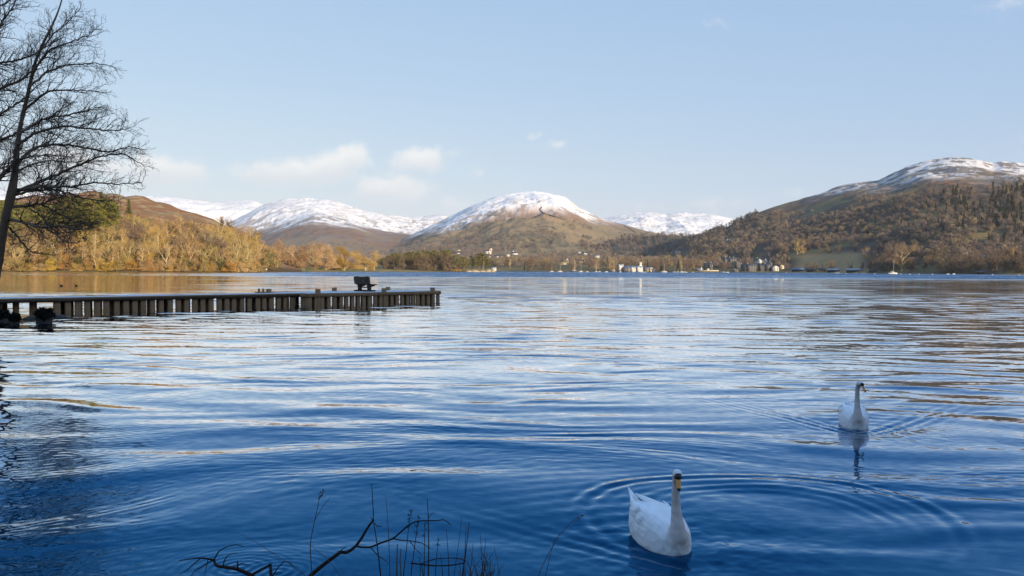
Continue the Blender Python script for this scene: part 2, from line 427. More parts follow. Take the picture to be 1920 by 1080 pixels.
    ti = mr(fre.outputs[0], .12, .55, 0, 1); tm = N.new('ShaderNodeMix'); tm.data_type = 'RGBA'; L.new(ti, tm.inputs['Factor'])
    tm.inputs['A'].default_value = (.09, .42, .84, 1); tm.inputs['B'].default_value = (1, 1, 1, 1); L.new(tm.outputs['Result'], glo.inputs['Color'])
    o = mesh_obj('lake_water', V, Q.astype(np.int32), m, smooth=True)
    return structure(o)
build_water()

# lake bed / ground sheet under everything
gs = 16000
structure(mesh_obj('ground', [(-gs, -gs, -6), (gs, -gs, -6), (gs, gs, -6), (-gs, gs, -6)], [(0, 1, 2, 3)], M_BANK))

# ------------------------------------------------------------------ hills
class Hill:
    pass
def poly(pts, xs):
    p = np.array(pts, float); return np.interp(xs, p[:, 0], p[:, 1])
def smooth1(a, k):
    if k < 2: return a
    w = np.hanning(k + 2)[1:-1]; w /= w.sum(); return np.convolve(np.pad(a, k, mode='edge'), w, 'same')[k:-k]
def make_hill(name, sil, Y0, Yr, Yb, p, relief, seed, tone, nu=520, nv=260, nscale=600.0, crag=0.02, sm=7):
    """sil: traced skyline (px,py). Y0/Yr: foot and ridge depth (number or [(px,Y)...])"""
    H = Hill()
    pxs = np.linspace(sil[0][0], sil[-1][0], nu)
    pys = smooth1(poly(sil, pxs), sm)
    rd = np.array([ray(a, b) for a, b in zip(pxs, pys)])
    u = rd[:, 0]
    y0 = poly(Y0, pxs) if isinstance(Y0, list) else np.full(nu, float(Y0))
    yr = poly(Yr, pxs) if isinstance(Yr, list) else np.full(nu, float(Yr))
    y0 = smooth1(y0, nu // 8); yr = smooth1(yr, nu // 8)
    zr = rd[:, 2] * yr + CAM_H
    tf = np.linspace(-.06, 1, int(nv * .8)); tb = np.linspace(0, 1, nv - len(tf) + 1)[1:]
    Yf = y0[None] + tf[:, None] * (yr - y0)[None]
    Ybk = yr[None] + tb[:, None] * (Yb - yr)[None]
    Y = np.concatenate([Yf, Ybk], 0); X = u[None] * Y
    tt = np.concatenate([tf, 1 + tb])[:, None] * np.ones((1, nu))
    fr = np.clip(tt, 0, 1)
    prof = np.where(tt <= 1, fr ** p, .5 + .5 * np.cos(np.clip(tt - 1, 0, 1) * math.pi))
    zr_ = np.maximum(zr, -3)
    zs_ = smooth1(zr_, max(3, nu // 7)); wgt = np.clip(fr, 0, 1) ** 3
    Z = (zs_[None] * (1 - wgt) + zr_[None] * wgt) * prof
    Z = np.where(tt < 0, -3.0 * np.clip(-tt / .06, 0, 1), Z)
    n1 = fbm(X / nscale, Y / nscale, seed, 6, .5, True) - .55
    n2 = fbm(X / (nscale * .16), Y / (nscale * .16), seed + 40, 5, .55) - .5
    bump = np.clip(4 * fr * (1 - fr), 0, 1)
    Z = Z + zr_[None] * (n1 * relief * (bump * .95) + n2 * crag * np.clip(fr * 2, 0, 1) * np.where(tt > 1, .4, 1)) * sstep(0, .12, fr)
    # keep the traced skyline: nothing in front rises over it
    lim = (rd[:, 2] * 1.0)[None] * Y + CAM_H
    lift = zr_[None] * .012 * n2
    Z = np.minimum(Z, np.where(tt <= 1, lim + np.where(fr > .9, lift, 0), Z))
    H.u, H.Y, H.Z, H.tt, H.y0, H.yr, H.Yb, H.tf, H.tb, H.pxs = u, Y, Z, tt, y0, yr, Yb, tf, tb, pxs
    r, c = X.shape; idx = np.arange(r * c).reshape(r, c)
    Q = np.stack([idx[:-1, :-1], idx[:-1, 1:], idx[1:, 1:], idx[1:, :-1]], -1).reshape(-1, 4)
    gz = np.gradient(Z, axis=0) / (np.gradient(Y, axis=0) + 1e-6)
    T = tone(X, Y, Z, fr, zr_[None] * np.ones_like(Z), gz, pxs[None] * np.ones_like(Z))
    V = np.stack([X, Y, Z], -1).reshape(-1, 3)
    H.obj = structure(mesh_obj(name, V, Q.astype(np.int32), M_HILL, smooth=True, attrs={'tone': T.reshape(-1, 3)}))
    return H
def hz(H, X, Y):
    """terrain height of hill H at world X, Y (arrays)"""
    X = np.atleast_1d(np.asarray(X, float)); Y = np.atleast_1d(np.asarray(Y, float))
    uu = X / Y; ci = np.interp(uu, H.u, np.arange(len(H.u)))
    y0 = np.interp(uu, H.u, H.y0); yr = np.interp(uu, H.u, H.yr)
    t = np.where(Y <= yr, (Y - y0) / (yr - y0), 1 + (Y - yr) / (H.Yb - yr))
    tl = np.concatenate([H.tf, 1 + H.tb]); ri = np.interp(t, tl, np.arange(len(tl)))
    a = np.floor(ri).astype(int).clip(0, len(tl) - 2); b = np.floor(ci).astype(int).clip(0, len(H.u) - 2)
    fa, fb = ri - a, ci - b
    z = (H.Z[a, b] * (1 - fb) + H.Z[a, b + 1] * fb) * (1 - fa) + (H.Z[a + 1, b] * (1 - fb) + H.Z[a + 1, b + 1] * fb) * fa
    inside = (uu >= H.u[0]) & (uu <= H.u[-1]) & (t >= -.06) & (t <= 2)
    return np.where(inside, z, -50)
def mixc(a, b, w):
    return a * (1 - w[..., None]) + np.array(b) * w[..., None]
SNOW = (.80, .775, .735); BRACK = (.235, .145, .09); ROCK = (.20, .18, .16); GRASS = (.235, .175, .10); DGRASS = (.10, .085, .05)
def base(X, c): return np.ones(X.shape + (3,)) * np.array(c)

def tone_left(X, Y, Z, fr, zr, gz, px):
    n = fbm(X / 60, Y / 60, 3, 5); n2 = fbm(X / 12, Y / 12, 5, 4)
    c = base(X, (.27, .135, .06))
    c = mixc(c, (.36, .27, .14), sstep(.56, .66, n2) * .8)
    c = mixc(c, (.20, .17, .09), sstep(.55, .7, n) * .6)
    c = mixc(c, (.105, .07, .035), sstep(.42, .2, fr) * .9)  # ground under the trees darkened to deepen the shade in the gaps
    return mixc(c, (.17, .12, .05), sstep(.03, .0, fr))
def tone_snow(line, soft, patch=.5, low=BRACK, low2=GRASS, span=.35):
    def f(X, Y, Z, fr, zr, gz, px):
        h = Z / np.maximum(zr.max(), 1)
        n = fbm(X / 420, Y / 420, 8, 6, .55); n2 = fbm(X / 55, Y / 90, 9, 5, .6); n3 = fbm(X / 160, Y / 60, 19, 4)
        c = base(X, low); c = mixc(c, low2, sstep(.45, .6, fbm(X / 700, Y / 500, 12, 4)) * .8)
        c = mixc(c, ROCK, sstep(.55, .68, n2) * .55)
        L_ = line + (n - .5) * span
        s = sstep(L_ - soft, L_ + soft, h)
        rocks = sstep(.47, .57, n2 * .6 + n3 * .4) * patch * (1 - sstep(.0, .35, h - L_ - .1) * .6)
        s = np.clip(s * (1 - rocks) * (.75 + .5 * sstep(.3, .6, n2 * .5 + s * .5)), 0, 1)
        n6 = fbm(X / 22, Y / 40, 77, 3); s = s * (1 - .55 * sstep(.58, .70, n6) * patch)
        return mixc(c, SNOW, s)
    return f
def tone_mid(X, Y, Z, fr, zr, gz, px):
    h = Z / 420.0
    n = fbm(X / 300, Y / 300, 21, 6, .55); n2 = fbm(X / 45, Y / 70, 22, 5, .6); n4 = fbm(X / 500, Y / 350, 25, 4)
    c = base(X, GRASS); c = mixc(c, (.20, .16, .09), sstep(.45, .6, n4))
    c = mixc(c, BRACK, sstep(.42, .60, h + (n - .5) * .25))
    c = mixc(c, BRACK, sstep(1000, 880, px) * sstep(.5, .6, n4) * .8)
    c = mixc(c, (.06, .055, .045), sstep(.56, .64, n) * sstep(.5, .35, h) * .7)
    side = sstep(1000, 820, px) * .20
    L_ = .575 - side + (n - .5) * .24
    s = sstep(L_ - .07, L_ + .10, h) * (1 - .75 * sstep(.50, .60, n2) * sstep(.38, .0, h - L_))
    return mixc(c, SNOW, np.clip(s, 0, 1))
def tone_right(X, Y, Z, fr, zr, gz, px):
    h = Z / 345.0
    n = fbm(X / 130, Y / 130, 31, 6, .55); n2 = fbm(X / 22, Y / 34, 32, 5, .6)
    c = base(X, (.10, .075, .05))
    c = mixc(c, (.19, .15, .065), sstep(.50, .62, n) * sstep(.95, .5, h))
    c = mixc(c, (.20, .105, .055), sstep(.52, .60, fbm(X / 70, Y / 70, 36, 4)) * sstep(.3, .55, h) * .8)
    c = mixc(c, (.13, .11, .095), sstep(.52, .64, n2) * sstep(.35, .6, h))
    fld = sstep(1480, 1510, px) * sstep(1640, 1600, px) * sstep(.17, .12, fr) 
    c = mixc(c, (.37, .24, .11), fld * .95)
    L_ = .62 + (n - .5) * .42
    s = sstep(L_ - .06, L_ + .16, h) * (1 - .85 * sstep(.47, .57, n2)) * .8
    return mixc(c, SNOW, np.clip(s, 0, 1))
def tone_wood(X, Y, Z, fr, zr, gz, px):
    c = base(X, (.055, .05, .04)); return mixc(c, (.12, .10, .06), sstep(.5, .62, fbm(X / 120, Y / 200, 41, 4)))
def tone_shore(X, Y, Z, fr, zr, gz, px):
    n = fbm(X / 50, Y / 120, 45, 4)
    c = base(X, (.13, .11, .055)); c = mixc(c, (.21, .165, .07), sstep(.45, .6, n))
    fl = sstep(1465, 1490, px) * sstep(1650, 1620, px); c = mixc(c, (.27, .185, .105), fl); c = mixc(c, (.42, .32, .16), fl * sstep(.52, .62, fbm(X / 300, Y / 22, 46, 3)))  # pale stripes paint sunlit strips across the field
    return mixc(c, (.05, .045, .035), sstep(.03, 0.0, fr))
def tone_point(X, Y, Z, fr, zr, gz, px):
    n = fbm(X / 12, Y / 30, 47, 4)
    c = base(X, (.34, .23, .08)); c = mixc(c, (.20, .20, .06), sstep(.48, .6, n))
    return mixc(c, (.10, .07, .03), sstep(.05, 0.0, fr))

H_SKY = make_hill('mountain', [(-500, 420), (-300, 380), (-80, 356), (0, 356), (60, 353), (110, 357), (150, 361), (200, 364), (280, 368), (320, 370), (380, 377), (420, 381), (432, 378), (445, 376), (475, 376), (490, 382), (520, 400), (570, 430), (640, 470)],
                  6000, 9500, 12500, 1.0, .30, 101, tone_snow(.22, .1, .45), nscale=800, crag=.03, sm=9)
H_FAIR = make_hill('mountain', [(370, 470), (400, 432), (440, 412), (475, 393), (500, 381), (530, 374), (560, 371.5), (600, 372), (630, 377), (660, 387), (690, 397), (708, 400), (740, 404.5), (770, 406), (800, 404), (812, 402.5), (830, 403), (845, 408), (870, 420), (900, 440), (960, 480)],
                   4600, [(370, 7200), (720, 7200), (780, 8200), (960, 8200)], 11500, 1.0, .34, 131, tone_snow(.42, .12, .72), nscale=1000, crag=.06, sm=3)
H_SPUR = make_hill('hill', [(360, 492), (420, 470), (460, 450), (500, 432), (540, 417), (570, 404), (590, 398), (615, 402), (640, 409), (665, 414), (700, 427), (720, 433), (745, 437), (780, 440), (820, 452), (860, 468), (920, 490)],
                   2600, 5400, 7000, 1.15, .26, 151, tone_snow(.66, .14, .85, low=(.22, .135, .085)), nscale=700, crag=.05, sm=5)
H_EAST = make_hill('mountain', [(1020, 470), (1080, 428), (1130, 410), (1170, 402), (1190, 399), (1210, 397), (1235, 399), (1250, 401), (1262, 398.5), (1285, 398), (1310, 399), (1335, 402), (1350, 404.5), (1370, 409), (1385, 414), (1420, 430), (1470, 455), (1520, 480)],
                   5200, 7600, 9500, 1.0, .28, 171, tone_snow(.20, .12, .75), nscale=700, crag=.05, sm=3)
H_MID = make_hill('hill', [(640, 500), (700, 478), (740, 455), (780, 436), (820, 418), (850, 402), (880, 388), (895, 381), (910, 375), (930, 369), (950, 364.5), (975, 361), (1000, 359), (1020, 360), (1040, 363), (1055, 368), (1065, 373), (1085, 387), (1110, 402), (1135, 412), (1180, 424), (1230, 437), (1290, 447), (1350, 458), (1440, 480), (1540, 505)],
                  [(640, 2100), (1000, 2000), (1540, 2300)], 4500, 6300, 1.2, .30, 191, tone_mid, nu=700, nv=340, nscale=430, crag=.06, sm=5)
H_VAL = make_hill('hill', [(1020, 492), (1080, 472), (1120, 456), (1150, 449), (1200, 442), (1260, 441), (1310, 444), (1360, 450), (1420, 462), (1500, 490)],
                  2200, 3100, 4000, 1.2, .1, 211, tone_wood, nu=260, nv=120, nscale=260)
H_RIGHT = make_hill('hill', [(1180, 503), (1240, 480), (1300, 450), (1340, 434), (1390, 413), (1420, 399), (1450, 388), (1490, 376), (1530, 364), (1550, 357), (1570, 350), (1600, 342), (1625, 339), (1645, 337), (1670, 326), (1700, 312), (1720, 306), (1740, 300), (1760, 297), (1785, 295.5), (1810, 296), (1830, 298), (1850, 303), (1862, 306), (1880, 303), (1900, 304), (1920, 306), (1990, 312), (2100, 330), (2300, 380), (2600, 470)],
                    [(1180, 1900), (1300, 1500), (1450, 1330), (1600, 1120), (1800, 860), (1920, 800), (2600, 600)], [(1180, 2400), (1500, 2500), (2600, 2300)], 3800, 1.1, .13, 231, tone_right, nu=760, nv=360, nscale=330, crag=.04, sm=4)
H_LEFT = make_hill('hill', [(-900, 470), (-500, 410), (-200, 385), (-60, 378), (0, 374), (30, 371), (90, 366), (140, 363), (152, 360.5), (165, 357.5), (180, 358), (190, 361), (198, 364), (208, 362), (222, 364), (238, 370), (246, 367), (256, 366.5), (270, 368), (290, 377), (305, 380), (320, 384), (333, 391), (345, 395), (370, 401), (400, 411), (415, 420), (440, 433), (465, 448), (490, 466), (505, 479), (520, 489), (540, 498), (565, 505)],
                   [(-900, 420), (0, 470), (300, 490), (480, 500), (565, 640)], [(-900, 900), (0, 900), (300, 900), (480, 820), (565, 800)], 1500, .95, .10, 251, tone_left, nu=520, nv=240, nscale=110, crag=.05, sm=3)
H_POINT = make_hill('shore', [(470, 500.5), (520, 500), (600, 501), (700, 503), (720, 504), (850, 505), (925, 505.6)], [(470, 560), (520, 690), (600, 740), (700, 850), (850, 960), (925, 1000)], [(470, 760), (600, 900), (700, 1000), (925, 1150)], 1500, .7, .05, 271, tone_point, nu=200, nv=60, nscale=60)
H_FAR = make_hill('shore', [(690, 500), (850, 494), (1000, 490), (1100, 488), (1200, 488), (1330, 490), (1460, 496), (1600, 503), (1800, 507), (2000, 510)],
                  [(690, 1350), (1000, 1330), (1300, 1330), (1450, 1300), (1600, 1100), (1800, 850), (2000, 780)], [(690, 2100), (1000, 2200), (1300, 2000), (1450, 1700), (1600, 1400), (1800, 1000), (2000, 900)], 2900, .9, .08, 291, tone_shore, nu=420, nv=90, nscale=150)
ALL = [H_LEFT, H_POINT, H_FAR, H_RIGHT, H_VAL, H_MID, H_SPUR, H_EAST, H_FAIR]
def terrain(X, Y, hs=None):
    z = None
    for H in (hs or ALL):
        q = hz(H, X, Y); z = q if z is None else np.maximum(z, q)
    return z
def hit(px, py, y0=430, y1=6000, hs=None):
    """where the view ray meets the land"""
    d = ray(px, py); Ys = np.geomspace(y0, y1, 1500)
    z = terrain(d[0] * Ys, Ys, hs); zr = CAM_H + d[2] * Ys
    k = np.argmax(z >= zr)
    if z[k] < zr[k]: return None
    return np.array([d[0] * Ys[k], Ys[k], z[k]])

# near bank: the shore the photograph is taken from, rising behind the camera to an unseen hill shaped to shade swans and jetty
SHORE = np.array([(900, -260), (400, -70), (150, -4), (60, 3), (20, 3.6), (6, 4.5), (1.0, 5.0), (-2.2, 5.0), (-5, 5.4), (-9.5, 11), (-12.6, 17), (-13.4, 22), (-18.1, 29.8), (-25, 33), (-33, 37), (-60, 44), (-140, 60), (-500, 150), (-1500, 300)], float)
def shore_dist(X, Y):
    best = np.full(X.shape, 1e9); sgn = np.ones(X.shape)
    for a, b in zip(SHORE[:-1], SHORE[1:]):
        d = b - a; t = np.clip(((X - a[0]) * d[0] + (Y - a[1]) * d[1]) / (d @ d), 0, 1)
        q = np.hypot(X - a[0] - t * d[0], Y - a[1] - t * d[1])
        side = d[0] * (Y - a[1]) - d[1] * (X - a[0])
        upd = q < best; best = np.where(upd, q, best); sgn = np.where(upd, np.where(side > 0, 1, -1), sgn)
    return best * sgn
def bank_z(X, Y):
    d = shore_dist(X, Y)
    z = np.where(d < 0, d * .22, .03 + .62 * (1 - np.exp(-d / 3.0)))
    z = z + np.where(d > 8, 1, 0) * ((d - 8).clip(0) ** 1.25) * .26 * sstep(8, 30, d)
    z = np.minimum(z, 27 + 0.06 * d) * np.where(d > 8, (.3 + .7 * sstep(-70, 15, X)) * (1 + .5 * sstep(35, 75, X)), 1)
    return z + (fbm(X * .5, Y * .5, 71, 4) - .5) * .25 * sstep(-.3, 2.5, d) + (fbm(X * .05, Y * .05, 72, 4) - .5) * 8 * sstep(15, 60, d)
def build_bank():
    g = lambda a, b, n: np.sign(np.linspace(a, b, n)) * 0 + np.linspace(a, b, n)
    s = np.linspace(-1, 1, 260); xs = np.sign(s) * (np.abs(s) * 60 + np.abs(s) ** 5 * 900) - 4
    t = np.linspace(0, 1, 220); ys = np.concatenate([np.linspace(60, 2, 150), 2 - (t * 40 + t ** 4 * 500)[1:]])
    X, Y = np.meshgrid(xs, ys); Z = bank_z(X, Y)
    V = np.stack([X, Y, np.maximum(Z, -4)], -1).reshape(-1, 3); r, c = X.shape; idx = np.arange(r * c).reshape(r, c)
    Q = np.stack([idx[:-1, :-1], idx[1:, :-1], idx[1:, 1:], idx[:-1, 1:]], -1).reshape(-1, 4)
    zz = Z.reshape(-1)[Q].max(1); Q = Q[zz > -1.2]
    structure(mesh_obj('bank', V, Q.astype(np.int32), M_BANK, smooth=True))
build_bank()


# ------------------------------------------------------------------ trees: prototypes
def unit(v): return v / (np.linalg.norm(v) + 1e-9)
def grow(segs, p, d, L, r, lvl, rng, maxl, wob, lift, step, kids, ang=(30, 62), fall=(.38, .62), rmin=.01, start=.25):
    n = max(3, int(L / step)); rr = r
    for i in range(n):
        d = unit(d + rng.normal(0, wob, 3) + np.array([0, 0, lift])); q = p + d * (L / n)
        r1 = max(r * (1 - .8 * (i + 1) / n), rmin * .5)
        segs.append((p, q, rr, r1, lvl)); p = q; rr = r1
        f = (i + 1) / n
        if lvl < maxl and f > start:
            k = kids[min(lvl, len(kids) - 1)]; k = int(k) + (rng.random() < k % 1)
            for _ in range(k):
                a = math.radians(rng.uniform(*ang)); ax = unit(np.cross(d, rng.normal(size=3)))
                nd = unit(d * math.cos(a) + np.cross(ax, d) * math.sin(a))
                grow(segs, p, nd, L * rng.uniform(*fall) * (1.15 - .55 * f), max(rr * .62, rmin), lvl + 1, rng, maxl, wob * 1.1, lift * .8, step * .7, kids, ang, fall, rmin)
    return segs
def seg_mesh(segs, sides=3):
    P0 = np.array([s[0] for s in segs]); P1 = np.array([s[1] for s in segs])
    return prisms(P0, P1, np.array([s[2] for s in segs]), np.array([s[3] for s in segs]), sides)

def bare_parts(seed, h, spread, ntw, shape='round', tw=(.9, .10), low=.22):
    """trunk mesh with limbs, crown of fine twigs"""
    rng = np.random.default_rng(seed); segs = []
    th = h * (.34 if shape == 'round' else .62)
    p = np.zeros(3) - np.array([0, 0, 1.2]); r = h * .027; d = np.array([0, 0, 1.0]); pts = [p]
    nt = 7
    for i in range(nt):
        d = unit(d + rng.normal(0, .07, 3) + np.array([0, 0, .1])); p = p + d * ((th + 1.2) / nt); pts.append(p)
        segs.append((pts[-2], p, r * (1 - .08 * i), r * (1 - .08 * (i + 1)), 0))
    nl = 9 if shape == 'round' else 11
    for i in range(nl):
        f = (low + (1 - low) * i / nl) if shape == 'round' else (.35 + .65 * i / nl)
        b = pts[min(nt, int(f * nt) + 1)]
        az = i * 2.4 + rng.normal(0, .3); up = .35 + .9 * f + rng.normal(0, .12)
        dd = unit(np.array([math.cos(az), math.sin(az), up]))
        L = spread * rng.uniform(.75, 1.05) / math.hypot(1, 0) * (1.0 if f < .8 else .9)
        if shape != 'round': L *= .55
        if i >= nl - 3: dd = unit(np.array([math.cos(az) * .5, math.sin(az) * .5, 1.0])); L = h - th - rng.uniform(0, .12) * h
        grow(segs, b, dd, L, r * .62, 1, rng, 3, .15, .015, L / 6, (1, 1.5, 1), (25, 55), (.35, .6), rmin=.035)
    tips = np.array([s[1] for s in segs if s[4] >= 2]); dirs = np.array([unit(s[1] - s[0]) for s in segs if s[4] >= 2])
    k = rng.integers(0, len(tips), ntw)
    C = tips[k] + rng.normal(0, spread * .10, (ntw, 3)); D = dirs[k] * .8 + rng.normal(0, .75, (ntw, 3)) + np.array([0, 0, .1])
    C[:, 2] = np.clip(C[:, 2], h * .08, h * 1.02)
    Vt, Ft = slivers(C, D, rng.uniform(.6, 1.4, ntw) * tw[0], rng.uniform(.6, 1.3, ntw) * tw[1], rng)
    return seg_mesh(segs, 4), (Vt, Ft)
def pine_parts(seed, h, spread, ncl=26, per=110, bare=.42):
    rng = np.random.default_rng(seed); segs = []; pts = [np.array([0, 0, -1.2])]; d = np.array([0, 0, 1.0])
    for i in range(8):
        d = unit(d + rng.normal(0, .04, 3) + np.array([0, 0, .15])); pts.append(pts[-1] + d * (h * .95 + 1.2) / 8)
        segs.append((pts[-2], pts[-1], h * .017 * (1 - .1 * i), h * .017 * (1 - .1 * (i + 1)), 0))
    C = []; D = []
    for i in range(ncl):
        f = bare + (1 - bare) * (i + .5) / ncl; b = np.array([np.interp(f * 8, range(9), [q[j] for q in pts]) for j in range(3)])
        az = i * 2.399 + rng.normal(0, .4); rad = spread * rng.uniform(.45, 1.0) * math.sqrt(max(.08, 1 - ((f - bare) / (1 - bare) * 1.02 - .25) ** 2 * 1.2))
        c = b + np.array([math.cos(az) * rad, math.sin(az) * rad, rng.uniform(-.02, .07) * h]); segs.append((b, c, h * .004, h * .0015, 1))
        m = per; o = rng.normal(size=(m, 3)); o /= np.linalg.norm(o, axis=1)[:, None]; o *= rng.random((m, 1)) ** .4 * np.array([1, 1, .5]) * spread * rng.uniform(.34, .52)
        C.append(c + o); D.append(o + rng.normal(0, .5, (m, 3)) + np.array([0, 0, .6]))
    C = np.concatenate(C); D = np.concatenate(D)
    V, Fq = slivers(C, D, rng.uniform(.5, 1.2, len(C)) * .9, rng.uniform(.5, 1.2, len(C)) * .26, rng)
    return seg_mesh(segs, 5), (V, Fq)
def spruce_parts(seed, h, spread, n=2600):
    rng = np.random.default_rng(seed); segs = [(np.array([0, 0, -1.2]), np.array([0, 0, h * .97]), h * .016, .03, 0)]
    f = rng.random(n) ** 1.35 * .93 + .06; lay = np.round(f * 17) / 17 + rng.normal(0, .008, n)
    az = rng.random(n) * 6.283; lob = .75 + .35 * np.sin(az * 3 + lay * 40) * rng.random(n)
    rad = spread * (1 - lay) ** .85 * np.sqrt(rng.random(n)) * lob
    C = np.stack([np.cos(az) * rad, np.sin(az) * rad, lay * h - rad * .35], 1)
    D = np.stack([np.cos(az), np.sin(az), np.full(n, -.35)], 1) + rng.normal(0, .3, (n, 3))
    V, Fq = slivers(C, D, rng.uniform(.6, 1.3, n) * h * .055, rng.uniform(.6, 1.3, n) * h * .02, rng)
    return seg_mesh(segs, 5), (V, Fq)
def proto(name, parts, mt, mc):
    r = bpy.data.objects.new(name, None)       # template, linked on first use
    (vt, ft), (vc, fc) = parts
    t = mesh_obj('trunk', vt, ft, mt, r); c = mesh_obj('crown', vc, fc, mc, r)
    COL.objects.unlink(t); COL.objects.unlink(c)
    return r
def place(pr, loc, rz, sc, label, cat, group=None):
    r = bpy.data.objects.new(pr.name.split('.')[0], None); COL.objects.link(r); r.empty_display_size = 1
    r.location = tuple(float(v) for v in loc); r.rotation_euler = (0, 0, rz); r.scale = sc if isinstance(sc, tuple) else (sc,) * 3
    tag(r, label, cat, group)
    for ch in pr.children:
        c = ch.copy(); COL.objects.link(c); c.parent = r
    return r
GOLD = [proto('bare_tree', bare_parts(300 + i, 20, 6.4, 3000, 'round' if i % 2 else 'tall', (.8, .10)), M_GOLDBARK, M_GOLD) for i in range(8)]
GOLDBIG = [proto('bare_tree', bare_parts(340 + i, 22, 9.0, 13000, 'round', (.95, .19), .10), M_GOLDBARK, M_GOLD) for i in range(4)]
BROWN = [proto('bare_tree', bare_parts(380 + i, 18, 6.4, 2400, 'round' if i % 4 else 'tall', (1.3, .17), .15), M_BROWNBARK, M_BROWN) for i in range(7)]
PINE = [proto('pine_tree', pine_parts(420 + i, 22, 4.0, 24, 190, .38), M_PINEBARK, M_PINE) for i in range(5)]
SPRUCE = [proto('spruce_tree', spruce_parts(460 + i, 24, 4.2), M_BROWNBARK, M_SPRUCE) for i in range(4)]
LSPRUCE = [proto('spruce_tree', spruce_parts(470 + i, 24, 4.4), M_PINEBARK, M_PINE) for i in range(2)]
SHRUB = [proto('shrub', bare_parts(490 + i, 5.5, 3.2, 1500, 'round', (.8, .12), .05), M_GOLDBARK, M_GOLD) for i in range(4)]
TR = np.random.default_rng(77)
def pick(a): return a[TR.integers(len(a))]
def screen_x(X, Y): return 960 + (X / Y) * F
def put(arr, X, Y, size, base_h, label, cat, group=None, hs=None, wide=1.0):
    z = float(terrain(X, Y, hs)[0]); s = size / base_h
    return place(pick(arr), (X, Y, z - .1), TR.random() * 6.28, (s * wide, s * wide, s), label, cat, group)

# --- the wood on the left shore
def left_t(px, t):
    ux = ray(px, HORIZON)[0]; y0 = np.interp(ux, H_LEFT.u, H_LEFT.y0); yr = np.interp(ux, H_LEFT.u, H_LEFT.yr); Y = y0 + t * (yr - y0)
    return ux * Y, Y
G1, G2, G3 = 'bare golden trees of the left shore wood', 'bare golden trees rising up the slope of the left wood', 'young bare growth along the left waterline'
for i in range(52):                                                  # along the water
    px = -40 + i * 10.4 + TR.normal(0, 4); X, Y = left_t(px, TR.uniform(.012, .05))
    put(GOLD, X, Y, TR.uniform(11, 18), 20, 'bare golden tree at the waterline of the left shore wood', 'tree', G1, [H_LEFT], TR.uniform(.9, 1.25))
for i in range(92):                                                  # up the slope
    px = TR.uniform(-50, 500); tmax = np.interp(px, [0, 100, 230, 330, 430, 500], [.14, .14, .24, .30, .45, .7]); X, Y = left_t(px, .05 + TR.random() ** .8 * (tmax - .05))
    br = TR.random() < .2; put(BROWN if br else GOLD, X, Y, TR.uniform(14, 22), 18 if br else 20, 'greyer bare tree among golden ones on the slope of the left wood' if br else 'bare golden tree on the slope of the left wood, above the shore trees', 'tree', 'greyer bare trees in the left wood' if br else G2, [H_LEFT], TR.uniform(.8, 1.15))
for i in range(46):
    px = -40 + i * 11.6 + TR.normal(0, 5); X, Y = left_t(px, TR.uniform(.004, .02))
    put(SHRUB, X, Y, TR.uniform(3.5, 7), 5.5, 'low tangled golden shrub overhanging the water of the left shore', 'shrub', G3, [H_LEFT], TR.uniform(.9, 1.6))
for i in range(64):                                                  # green pines behind the alder
    px = TR.uniform(-30, 226); X, Y = left_t(px, TR.uniform(.12, .40))
    hpx = np.interp(px, [0, 60, 120, 200, 226], [368, 376, 366, 362, 384]) + TR.uniform(0, 40)
    z = float(terrain(X, Y, [H_LEFT])[0]); top = CAM_H + ray(px, hpx)[2] * Y; hh = float(np.clip(top - z, 10, 34))
    put(PINE, X, Y, hh, 22, 'tall yellow-green pine in the stand behind the dark alder', 'tree', 'green pines in the left wood', [H_LEFT], 1.15)
for (px, top, t, lab) in ((190, 361, .36, 'tallest green spruce of the left wood, its tip on the brown skyline'), (242, 374, .42, 'pointed green spruce standing alone against the brown bracken hill'), (220, 379, .40, 'dark slender spruce between two taller spruces on the left hill'),
                          (378, 437, .30, 'single bushy green conifer among golden trees on the left hill')):
    X, Y = left_t(px, t); z = float(terrain(X, Y, [H_LEFT])[0]); hh = CAM_H + ray(px, top)[2] * Y - z
    place(pick(LSPRUCE), (X, Y, z), px, (max(hh, 9) / 24 * 1.7, max(hh, 9) / 24 * 1.7, max(hh, 9) / 24), lab, 'tree')
for i in range(24):                                                  # dark trees on the far shoulder of the left hill
    px = TR.uniform(412, 505); t = TR.uniform(.72, .98); X, Y = left_t(px, t)
    put(BROWN, X, Y, TR.uniform(6, 10), 18, 'small grey bare tree on the shoulder of the brown left hill', 'tree', 'grey bare trees on the left hill shoulder', [H_LEFT], 1.1)

# --- the row of broad trees on the low point
def row_tree(arr, px, ytop, Y, base_h, wide, label, group=None, sq=1.0):
    X = ray(px, HORIZON)[0] * Y; z = float(terrain(X, Y, [H_POINT, H_FAR])[0]); z = max(z, .2)
    hh = CAM_H + ray(px, ytop)[2] * Y - z; s = hh / base_h
    return place(pick(arr), (X, Y, z - .1), TR.random() * 6.28, (s * wide, s * wide, s), label, 'tree', group)
row_tree(GOLDBIG, 552, 449, 760, 22, 1.45, 'largest rounded golden tree on the low point, pale forked limbs')
row_tree(GOLDBIG, 532, 457, 800, 22, 1.2, 'rounded golden tree just behind the largest tree of the low point')
row_tree(GOLDBIG, 611, 458, 800, 22, 1.35, 'broad golden tree with a thin dark top in the middle of the point')
row_tree(GOLDBIG, 628, 461, 860, 22, 1.1, 'golden tree squeezed between two broad crowns on the point')
row_tree(GOLDBIG, 646, 463, 820, 22, 1.4, 'wide domed golden tree with a dark trunk on the point')
row_tree(GOLDBIG, 685, 469, 860, 22, 1.4, 'last golden tree at the tip of the point, behind the bench')
row_tree(GOLD, 588, 463, 900, 20, 1.1, 'thin greyish tree behind the gap in the row on the point')
